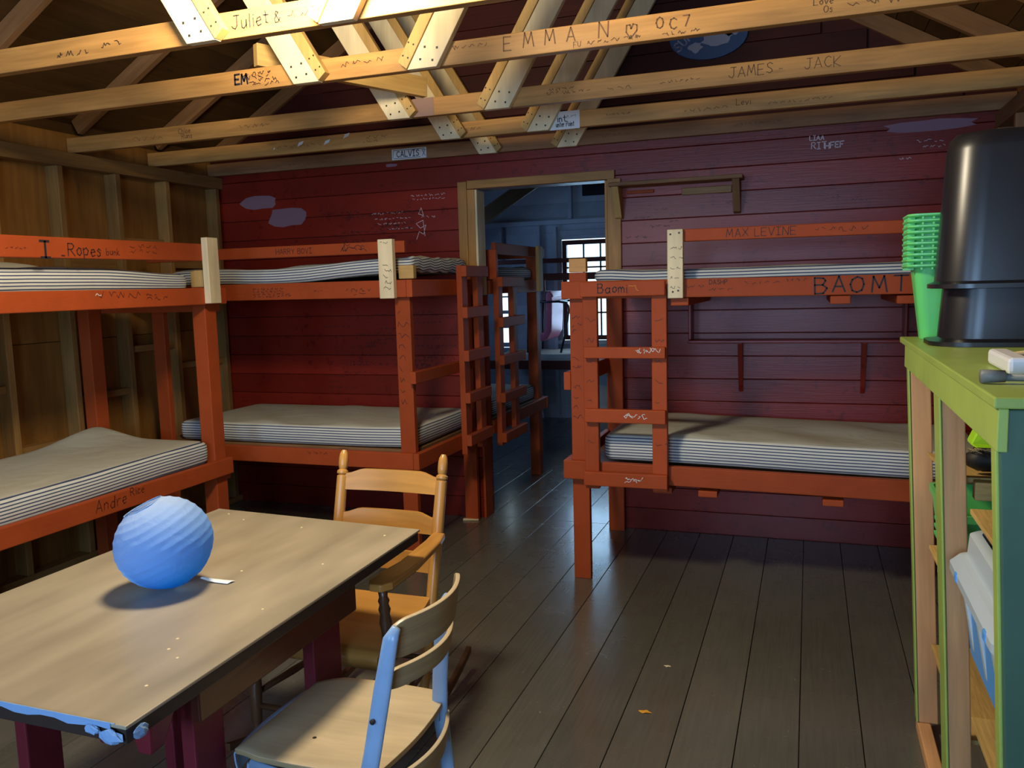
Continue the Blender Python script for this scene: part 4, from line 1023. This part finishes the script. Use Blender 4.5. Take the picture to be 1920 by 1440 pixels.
# ------------------------------------------------------------------ school chair
SC = thing('school_chair', 'worn plywood school chair with chipped light blue steel frame, pulled out from the table', 'chair', (-1.05, 1.68, 0))
def sheet(name, fn, nu, nv, th, mat, parent, mat2=None):
    m = MB(); m.grid([[fn(i / nu, j / nv) for j in range(nv + 1)] for i in range(nu + 1)], uvf=lambda a, b_: (a * .4, b_ * .4))
    o = m.build(name, mat if not mat2 else [mat, mat2], parent, smooth=True, recalc=False)
    s_ = o.modifiers.new('thick', 'SOLIDIFY'); s_.thickness = th; s_.offset = 0
    if mat2: s_.material_offset = 0; s_.material_offset_rim = 1
    bv = o.modifiers.new('edge', 'BEVEL'); bv.width = .002; bv.segments = 2; bv.limit_method = 'ANGLE'
    return o
def seat_fn(a, b_):
    # a: from back (0) to front (1); b_: near (0) to far (1)
    x_ = -.875 - .385 * a; hw = .195 + .012 * math.sin(PI * a) - (.02 * (a - .8) / .2 if a > .8 else 0) ; y_ = 1.685 + (b_ - .5) * 2 * hw
    z_ = .440 - .010 * math.sin(PI * min(1, a * 1.1)) * math.sin(PI * b_) - (.010 * ((a - .8) / .2) ** 2 if a > .8 else 0) + .006 * (1 - a)
    x_ += .018 * math.sin(PI * b_) * (1 if a < .02 else max(0, 1 - a * 3))
    return V(x_, y_, z_)
sheet('seat', seat_fn, 26, 16, .013, 'chair_ply', SC, 'chair_ply_back')
def back_fn(z0, z1, y0, y1, bow, lean, xoff):
    def fn(a, b_):
        y_ = y0 + (y1 - y0) * a; z_ = z0 + (z1 - z0) * b_
        z_ += (z1 - z0) * .0
        ends = max(0, (abs(a - .5) - .40) / .10)
        z_ = (z0 + z1) / 2 + (z_ - (z0 + z1) / 2) * (1 - .25 * ends ** 2)
        return V(xoff + bow * (1 - (2 * a - 1) ** 2) + (z_ - .44) * lean, y_, z_)
    return fn
sheet('backrest', back_fn(.724, .812, 1.48, 1.815, .048, .17, -.872), 26, 8, .011, 'chair_ply_back', SC, 'chair_ply')
sheet('lower_backrest', back_fn(.652, .700, 1.485, 1.81, .050, .17, -.874), 26, 6, .011, 'chair_ply_back', SC, 'chair_ply')
sheet('rear_apron', back_fn(.362, .425, 1.50, 1.86, .050, .17, -.868), 26, 6, .011, 'chair_ply_back', SC, 'chair_ply')
for y_, s in ((1.470, -1), (1.818, 1)):
    m = MB(); dx = -.02 if s > 0 else 0
    pts = [(-.800 + dx, y_ + .006 * s * -1, .795 if s > 0 else .802), (-.812 + dx, y_, .775), (-.836 + dx, y_ + s * .002, .66), (-.862 + dx * .5, y_ + s * .01, .52), (-.880, y_ + s * .018, .43), (-.862, y_ + s * .026, .22), (-.830, y_ + s * .03, .006)]
    if s > 0: pts[0] = (pts[1][0] - .004, pts[1][1], .745); pts[1] = (pts[1][0] - .006, pts[1][1], .73)
    m.tube(pts, [(.010, .008), (.018, .009), (.021, .010), (.021, .010), (.022, .011), (.018, .010), (.014, .010)], 14, flat=(1, 0, 0)); m.build('frame_post', 'blue_metal', SC, smooth=True)
    m = MB(); pts = [(-1.20, y_ - s * .03, .415), (-1.205, y_ - s * .028, .36), (-1.215, y_ - s * .02, .18), (-1.222, y_ - s * .015, .006)]
    m.tube(pts, [(.018, .012), (.018, .012), (.015, .011), (.012, .010)], 12, flat=(1, 0, 0)); m.build('leg', 'blue_metal', SC, smooth=True)
    m = MB(); m.tube([(-.875, y_ + s * .004, .418), (-1.05, y_, .415), (-1.20, y_ - s * .02, .418)], [(.016, .008)] * 3, 12, flat=(0, 0, 1)); m.build('side_rail', 'blue_metal', SC, smooth=True)
def lip(a, b_):
    y_ = 1.51 + .35 * a; dx = -.022 * math.sin(PI * a) ** .6
    z_ = .432 - .055 * b_; x_ = -1.262 + dx - (.012 * (1 - (1 - b_) ** 2)) + .02 * b_
    if b_ < .12: x_ += .018
    return V(x_, y_, z_)
sheet('front_apron', lip, 20, 8, .004, 'blue_metal', SC)
for xx, yy in ((-1.2, 1.56), (-1.21, 1.82), (-.92, 1.85), (-1.1, 1.60)): MB().lathe((xx, yy, .4385), (xx, yy, .4425), [(0, .007), (1, .005)], 10).build('rivet', 'screw', SC)
MB().lathe((-.852, 1.444, .60), (-.852, 1.4505, .60), [(0, .003), (.5, .006), (1, .006)], 10).build('rivet', 'screw', SC)

# ------------------------------------------------------------------ shelf unit at the right wall
U = thing('shelf_unit', 'home-built shelf unit with a green painted top at the right wall', 'shelf unit', (.6, 2.2, 0))
def fx(z): return .356 - .046 * z        # the unit has racked slightly towards the room
def lean_post(x_w, y0, y1, z0, z1, mat, off=0., name='post', tone=None):
    m = MB(); a, b_ = fx(z0) + off, fx(z1) + off; dy = .02
    m.hexa([(a, y0, z0), (a + x_w, y0, z0), (a + x_w, y1, z0), (a, y1, z0), (b_, y0 + dy, z1), (b_ + x_w, y0 + dy, z1), (b_ + x_w, y1 + dy, z1), (b_, y1 + dy, z1)], tone); return m.build(name, mat, U, bevel=.003)
ZT = 1.298
lean_post(.058, 2.87, 2.91, .042, 1.274, 'pine_fresh', .004); lean_post(.006, 2.868, 2.912, .042, 1.274, 'green_paint', -.003, 'painted_edge')
lean_post(.05, 2.20, 2.27, .042, 1.274, 'pine_fresh', .004); lean_post(.006, 2.198, 2.29, .042, 1.274, 'green_paint', -.003, 'painted_edge')
lean_post(.50, 1.545, 1.56, .0, 1.274, 'green_dark_paint', .004, 'end_panel'); lean_post(.02, 1.562, 1.60, .0, 1.274, 'green_paint', 0, 'post')
for y0 in (1.58, 2.22, 2.87): B1('post', U, .80, .86, y0, y0 + .04, .042, 1.272, mat='old_wood')
m = MB(); m.box(.288, .872, 1.535, 3.06, 1.279, ZT); m.build('top', 'green_paint', U, bevel=.003)
m = MB(); m.hexa([(.296, 1.545, 1.205), (.296, 1.545, 1.278), (.312, 1.545, 1.278), (.312, 1.545, 1.205), (.292, 2.94, 1.21), (.292, 2.94, 1.278), (.306, 2.94, 1.278), (.306, 2.94, 1.21)]); m.build('apron', 'green_paint', U, bevel=.002)
B1('base_rail', U, .354, .394, 1.6, 2.912, .0, .041, mat='pine_fresh'); B1('base_rail', U, .82, .86, 1.6, 2.912, .0, .041, mat='pine_fresh')
# shelves of the far bay and of the near bay
for (za, zb) in ((.942, .998), (.645, .65), (.315, .31)):
    m = MB(); xf = fx(za) + .045; m.hexa([(xf, 2.285, zb - .012), (xf, 2.285, zb), (.80, 2.285, zb), (.80, 2.285, zb - .012), (xf, 2.868, za - .012), (xf, 2.868, za), (.80, 2.868, za), (.80, 2.868, za - .012)]); m.build('shelf_board', 'osb', U, bevel=.001)
    B1('cleat', U, fx(za) + .07, .80, 2.835, 2.868, za - .09, za - .0125, mat='pine_fresh')
for (z_, x_) in ((.948, .366), (.612, .45), (.43, .385)):
    B1('shelf_board', U, x_, .80, 1.605, 2.17, z_ - .012, z_, mat='osb', bevel=.001)
B1('cleat', U, fx(.97) + .075, .80, 2.24, 2.275, .950, .996, mat='osb')
B1('cleat', U, fx(.6) + .07, .80, 1.62, 1.65, .52, .598, mat='pine_fresh')

# things on and in it
def loft_bin(m, cx, cy, z0, z1, a0, b0, a1, b1, r=.04, th=.004, ribs=0, n=8):
    """open tapered bin: half sizes a0,b0 at z0 and a1,b1 at z1"""
    def ring(a, b_, z, rr):
        out = []
        for sx, sy, st in ((1, 1, 0), (-1, 1, PI / 2), (-1, -1, PI), (1, -1, 1.5 * PI)):
            for i in range(n + 1):
                t = st + PI / 2 * i / n; out.append(V(cx + sx * (a - rr) + rr * math.cos(t), cy + sy * (b_ - rr) + rr * math.sin(t), z))
        return out
    return ring
def bin_mesh(cx, cy, levels, r, cap_first=True, cap_last=False):
    m = MB(); rg_ = loft_bin(None, cx, cy, 0, 1, 1, 1, 1, 1)
    rows = [rg_(a, b_, z, min(r, a * .95, b_ * .95)) for a, b_, z in levels]
    N = len(rows[0]); k = len(m.v)
    for r_ in rows: m.v += r_
    for i in range(len(rows) - 1):
        for j in range(N):
            q = (j + 1) % N; m.f.append((k + i * N + j, k + i * N + q, k + (i + 1) * N + q, k + (i + 1) * N + j)); m.uv.append([(j * .02, i * .1), (j * .02 + .02, i * .1), (j * .02 + .02, i * .1 + .1), (j * .02, i * .1 + .1)]); m.t.append(.5); m.mi.append(0)
    for on, row in ((cap_first, 0), (cap_last, len(rows) - 1)):
        if on: m.f.append(tuple(k + row * N + j for j in range(N))); m.uv.append([(0, 0)] * N); m.t.append(.5); m.mi.append(0)
    return m
# upside-down black bins, one over the other
bx, by = .607, 2.735
def black_bin(z0, h, s, label):
    a0, b0 = .262 * s, .122 * s
    fl = .014 + (1 - s) * .35
    lv = [(a0 + fl, b0 + fl, z0), (a0 + fl, b0 + fl, z0 + .012), (a0 + .004, b0 + .004, z0 + .016), (a0 - .002, b0 - .002, z0 + .02), (a0 - .022, b0 - .016, z0 + h - .05), (a0 - .030, b0 - .024, z0 + h - .018), (a0 - .045, b0 - .038, z0 + h - .004), (a0 - .07, b0 - .06, z0 + h)]
    inner = [(a0 - .074, b0 - .064, z0 + h - .008), (a0 - .03, b0 - .024, z0 + h - .05), (a0 - .007, b0 - .007, z0 + .02), (a0 - .006, b0 - .006, z0 + .001)]
    m = bin_mesh(bx, by, [inner[3]] + lv, .10, False, True)
    o = m.build('storage_bin', 'black_plastic', None, smooth=True, autosmooth=.6)
    return tag(o, label, 'bin', 'black bins on the green top')
black_bin(ZT + .001, .38, .955, 'lower black plastic bin upside down on the green shelf top, mostly under the other')
o = black_bin(ZT + .163, .435, 1.0, 'upper black plastic bin upside down over the other bin on the shelf top')
# stack of green baskets
bcx, bcy = .40, 2.955
def basket(z, first):
    h = .235; lv = [(.066, .044, z), (.0929, .0709, z + h - .011), (.113, .091, z + h - .0105), (.117, .095, z + h - .006), (.117, .095, z + h - .001), (.113, .091, z + h), (.0928, .0708, z + h), (.0648, .0428, z + .0014)]
    m = bin_mesh(bcx, bcy, lv, .03, True, True)
    for q in range(5):
        for s in (-1, 1):
            y_ = bcy - .06 + q * .03; m.box(bcx + s * .094 - (.0 if s > 0 else .020), bcx + s * .094 + (.020 if s > 0 else .0), y_ - .003, y_ + .003, z + h - .0168, z + h - .0105)
    for q in range(6):
        x_ = bcx - .075 + q * .03; m.box(x_ - .003, x_ + .003, bcy - .092, bcy - .0725, z + h - .0168, z + h - .0105)
    return m.build('basket', 'green_plastic', None, smooth=True, autosmooth=.6)
words = ['lowest', 'second from the bottom', 'third from the bottom', 'fourth from the bottom', 'fifth from the bottom', 'fifth from the top', 'fourth from the top', 'third from the top', 'second from the top', 'topmost']
b0_ = basket(ZT + .001, True); n_b = 10
for i in range(n_b):
    o = b0_ if i == 0 else b0_.copy()
    if i: COL.objects.link(o)
    o.location = (0, 0, i * .0172)
    tag(o, 'green plastic basket, %s in the nested stack behind the black bin' % words[i], 'basket', 'nested green baskets')
# white brush head with wooden handle, dark rod
m = MB(); m.beam((.398, 2.10, ZT + .019), (.392, 1.86, ZT + .019), .042, .034, (1, 0, 0)); wb = m.build('paint_pad', 'white_plastic', None, bevel=.008); tag(wb, 'white block shaped paint pad with a bamboo handle on the green shelf top', 'paint pad')
MB().tube([(.405, 2.00, ZT + .030), (.60, 2.10, ZT + .050)], .006, 8).build('handle', 'bamboo', wb, smooth=True)
m = MB(); m.tube([(.340, 1.73, ZT + .012), (.72, 1.72, ZT + .012)], .007, 10); rd = m.build('metal_rod', 'gray_plastic', None, smooth=True); tag(rd, 'thin dark metal rod with a dull tip lying across the green shelf top', 'rod')
MB().tube([(.300, 1.728, ZT + .014), (.340, 1.73, ZT + .014)], [(.013), (.011)], 10).build('tip', 'gray_plastic', rd, smooth=True)
# green basket in the far bay
m = bin_mesh(.49, 2.60, [(.10, .15, .655), (.108, .158, .661), (.128, .19, .83), (.128, .19, .845), (.137, .199, .847), (.137, .199, .866), (.126, .188, .866), (.104, .154, .665)], .03, True, True)
for q in range(3):
    m.box(.49 - .140, .49 - .117, 2.44, 2.62, .80 - q * .022, .808 - q * .022)
o = m.build('basket', 'green_plastic', None, smooth=True, autosmooth=.6); tag(o, 'larger green plastic basket on the middle shelf between the raw wood posts', 'basket')
# dust brush and dustpan
m = MB(); m.tube([(.385, 2.36, 1.028), (.41, 2.36, 1.030), (.62, 2.37, 1.030), (.66, 2.37, 1.028)], [(.016, .02), (.03, .034), (.03, .034), (.018, .02)], 14, flat=(0, 0, 1)); br = m.build('dust_brush', 'bristle', None, smooth=True); tag(br, 'black bristled dust brush lying on the upper shelf board', 'brush')
m = MB(); rr = random.Random(5)
for i in range(60):
    x_ = .39 + rr.random() * .24; m.tube([(x_, 2.35, 1.05), (x_ + rr.uniform(-.01, .02), 2.335, 1.062), (x_ + rr.uniform(0, .04), 2.325 + rr.uniform(-.02, .01), 1.062 + rr.uniform(-.012, .006))], .0012, 4)
m.build('bristles', 'bamboo', br)['kind'] = 'stuff'
dp = thing('dustpan', 'lime green dustpan tipped up behind the black dust brush', 'dustpan', (.5, 2.5, 1.0))
m = MB(); m.prism([(.405, 2.44, 1.052), (.445, 2.47, 1.13), (.56, 2.47, 1.16), (.66, 2.45, 1.10), (.66, 2.43, 1.04), (.42, 2.42, 1.045)], (.0, .06, .0)); m.build('pan', 'lime_plastic', dp, bevel=.006)
B1('lip', dp, .42, .66, 2.42, 2.49, .993, 1.038, mat='black_plastic')
# blue tote in the near bay
TT = thing('storage_tote', 'blue plastic tote with a pale milky rim in the lower bay of the shelf', 'storage tote', (.57, 1.87, .613))
tx, ty = .572, 1.905
bin_mesh(tx, ty, [(.195, .215, .614), (.205, .225, .62), (.227, .247, .82), (.223, .243, .82), (.19, .21, .625)], .03, True, True).build('body', 'blue_plastic', TT, smooth=True, autosmooth=.6)
bin_mesh(tx, ty, [(.230, .250, .802), (.250, .268, .808), (.250, .268, .826), (.234, .254, .846), (.218, .247, .85), (.214, .244, .90), (.205, .236, .906), (.192, .225, .906), (.19, .222, .825), (.222, .242, .803)], .035, False, False).build('lid', 'clear_plastic', TT, smooth=True, autosmooth=.6)
for yy in (1.72, 2.05): B1('latch', TT, tx - .2525, tx - .244, yy - .014, yy + .014, .806, .828, mat='blue_plastic', bevel=.004)
for yy in (1.75, 1.91, 2.06): MB().hexa([(tx - .196, yy - .018, .63), (tx - .205, yy - .014, .63), (tx - .205, yy + .014, .63), (tx - .196, yy + .018, .63), (tx - .224, yy - .018, .80), (tx - .236, yy - .014, .80), (tx - .236, yy + .014, .80), (tx - .224, yy + .018, .80)]).build('rib', 'clear_plastic', TT, bevel=.003)
B1('contents', TT, tx - .17, tx + .17, ty - .2, ty + .2, .83, .898, mat='navy', bevel=.01)

# ------------------------------------------------------------------ low pink chair on the far bed
PC = thing('low_chair', 'pink plastic low chair with a black tube frame standing in front of the far window', 'chair', (-2.45, 8.35, .80))
m = MB(); pf = [(-2.47, 1.39), (-2.485, 1.38), (-2.49, 1.2), (-2.50, 1.03), (-2.54, .955), (-2.62, .925), (-2.72, .925), (-2.74, .93)]
m.grid([[V(x_, y_, z_) for x_, z_ in pf] for y_ in (8.20, 8.25, 8.35, 8.5, 8.58, 8.62)]); m2 = None
o = m.build('seat_shell', 'pink', PC, smooth=True, recalc=False); s_ = o.modifiers.new('t', 'SOLIDIFY'); s_.thickness = .07; s_.offset = 1; bv = o.modifiers.new('b', 'BEVEL'); bv.width = .02; bv.segments = 3
for yy in (8.15, 8.66):
    MB().tube([(-2.72, yy, 1.335), (-2.40, yy, 1.335), (-2.33, yy, 1.325), (-2.295, yy, 1.29), (-2.292, yy, 1.24), (-2.335, yy, 1.0), (-2.385, yy, .815)], .011, 10).build('frame_tube', 'metal_dark', PC, smooth=True)
    MB().tube([(-2.72, yy, 1.335), (-2.74, yy, .815)], .011, 10).build('leg', 'metal_dark', PC, smooth=True)
MB().tube([(-2.74, 8.15, .94), (-2.74, 8.66, .94)], .011, 10).build('cross_tube', 'metal_dark', PC, smooth=True)
MB().tube([(-2.45, 8.15, 1.335), (-2.45, 8.66, 1.335)], .011, 10).build('cross_tube', 'metal_dark', PC, smooth=True)

# ------------------------------------------------------------------ bits on the floor
def leaf(x_, y_, r, mat, label, name, cat, seed):
    rr = random.Random(seed); m = MB(); n = 12
    P = [V(x_ + r * (1 + .5 * math.cos(2 * t)) * math.cos(t) * rr.uniform(.8, 1.1), y_ + r * .8 * math.sin(t) * rr.uniform(.7, 1.1), .001 + r * .18 * abs(math.sin(t * 1.5))) for t in [2 * PI * i / n for i in range(n)]]
    for i in range(n): m.face([V(x_, y_, .004), P[i], P[(i + 1) % n]], [(0, 0)] * 3, .5)
    o = m.build(name, mat, None, recalc=False, weld=True); s_ = o.modifiers.new('t', 'SOLIDIFY'); s_.thickness = .0008; return tag(o, label, cat)
leaf(-.526, 2.755, .016, 'leaf_orange', 'small dry orange leaf alone on the open floor', 'dry_leaf', 'leaf', 2)
leaf(-.505, 3.13, .010, 'pine_pale', 'tiny pale wood chip on the floor between leaf and right-hand bunk', 'wood_chip', 'chip', 3)
c = MB().beam((-2.10, 4.845, .006), (-2.0, 4.868, .006), .03, .01, (0, 1, 0)).build('wood_scrap', 'pine_pale', None, bevel=.002); tag(c, 'small pale wood scrap on the floor beside the bunk left of the doorway', 'wood scrap')

# ------------------------------------------------------------------ light
def area(name, loc, rot, sx, sy, power, col, spread=None):
    l = bpy.data.lights.new(name, 'AREA'); l.shape = 'RECTANGLE'; l.size = sx; l.size_y = sy; l.energy = power; l.color = col
    o = bpy.data.objects.new(name, l); o.location = loc; o.rotation_euler = rot; COL.objects.link(o); return o
lp = bpy.data.lights.new('ceiling_bulb', 'POINT'); lp.energy = 125; lp.color = (1.0, 0.86, 0.62); lp.shadow_soft_size = .16
lo_ = bpy.data.objects.new('ceiling_bulb', lp); lo_.location = (-1.38, 1.95, 2.50); COL.objects.link(lo_)
area('daylight_front_right', (-.3, YF - .05, 1.5), (PI / 2, 0, 0), 1.15, 1.05, 80, (.40, .63, 1.0))
area('daylight_front_left', (-2.4, YF - .05, 1.75), (PI / 2, 0, 0), .95, 1.05, 50, (.40, .63, 1.0))
area('daylight_far', (-1.87, YFAR + .12, 1.45), (-PI / 2, 0, 0), 1.4, 1.05, 20, (.34, .60, 1.0))
area('far_side_fill', (XL + .12, 7.35, 1.7), (0, -PI / 2, 0), 1.0, 1.1, 6, (.28, .52, 1.0))  # added fill for the next room; no window stands on this side
w = bpy.data.worlds.new('World'); scene.world = w; w.use_nodes = True
bg = w.node_tree.nodes['Background']; bg.inputs[0].default_value = (.72, .92, 1.0, 1); bg.inputs[1].default_value = 2.2

# ------------------------------------------------------------------ camera
cam = bpy.data.cameras.new('camera'); co = bpy.data.objects.new('camera', cam); COL.objects.link(co)
cam.sensor_width = 36; cam.lens = 1559 / 1920 * 36; cam.clip_start = .05
Rm = ((0.94196818, 0.01356614, -0.33542793), (0.33460304, -0.11873011, 0.9348497), (-0.02714309, -0.99283388, -0.11637926))
M = Matrix(((Rm[0][0], -Rm[0][1], -Rm[0][2], 0), (Rm[1][0], -Rm[1][1], -Rm[1][2], 0), (Rm[2][0], -Rm[2][1], -Rm[2][2], 1.5), (0, 0, 0, 1)))
co.matrix_world = M
scene.camera = co
vs = scene.view_settings; vs.view_transform = 'Standard'; vs.look = 'None'; vs.exposure = 0.3; vs.gamma = 1; vs.use_curve_mapping = False
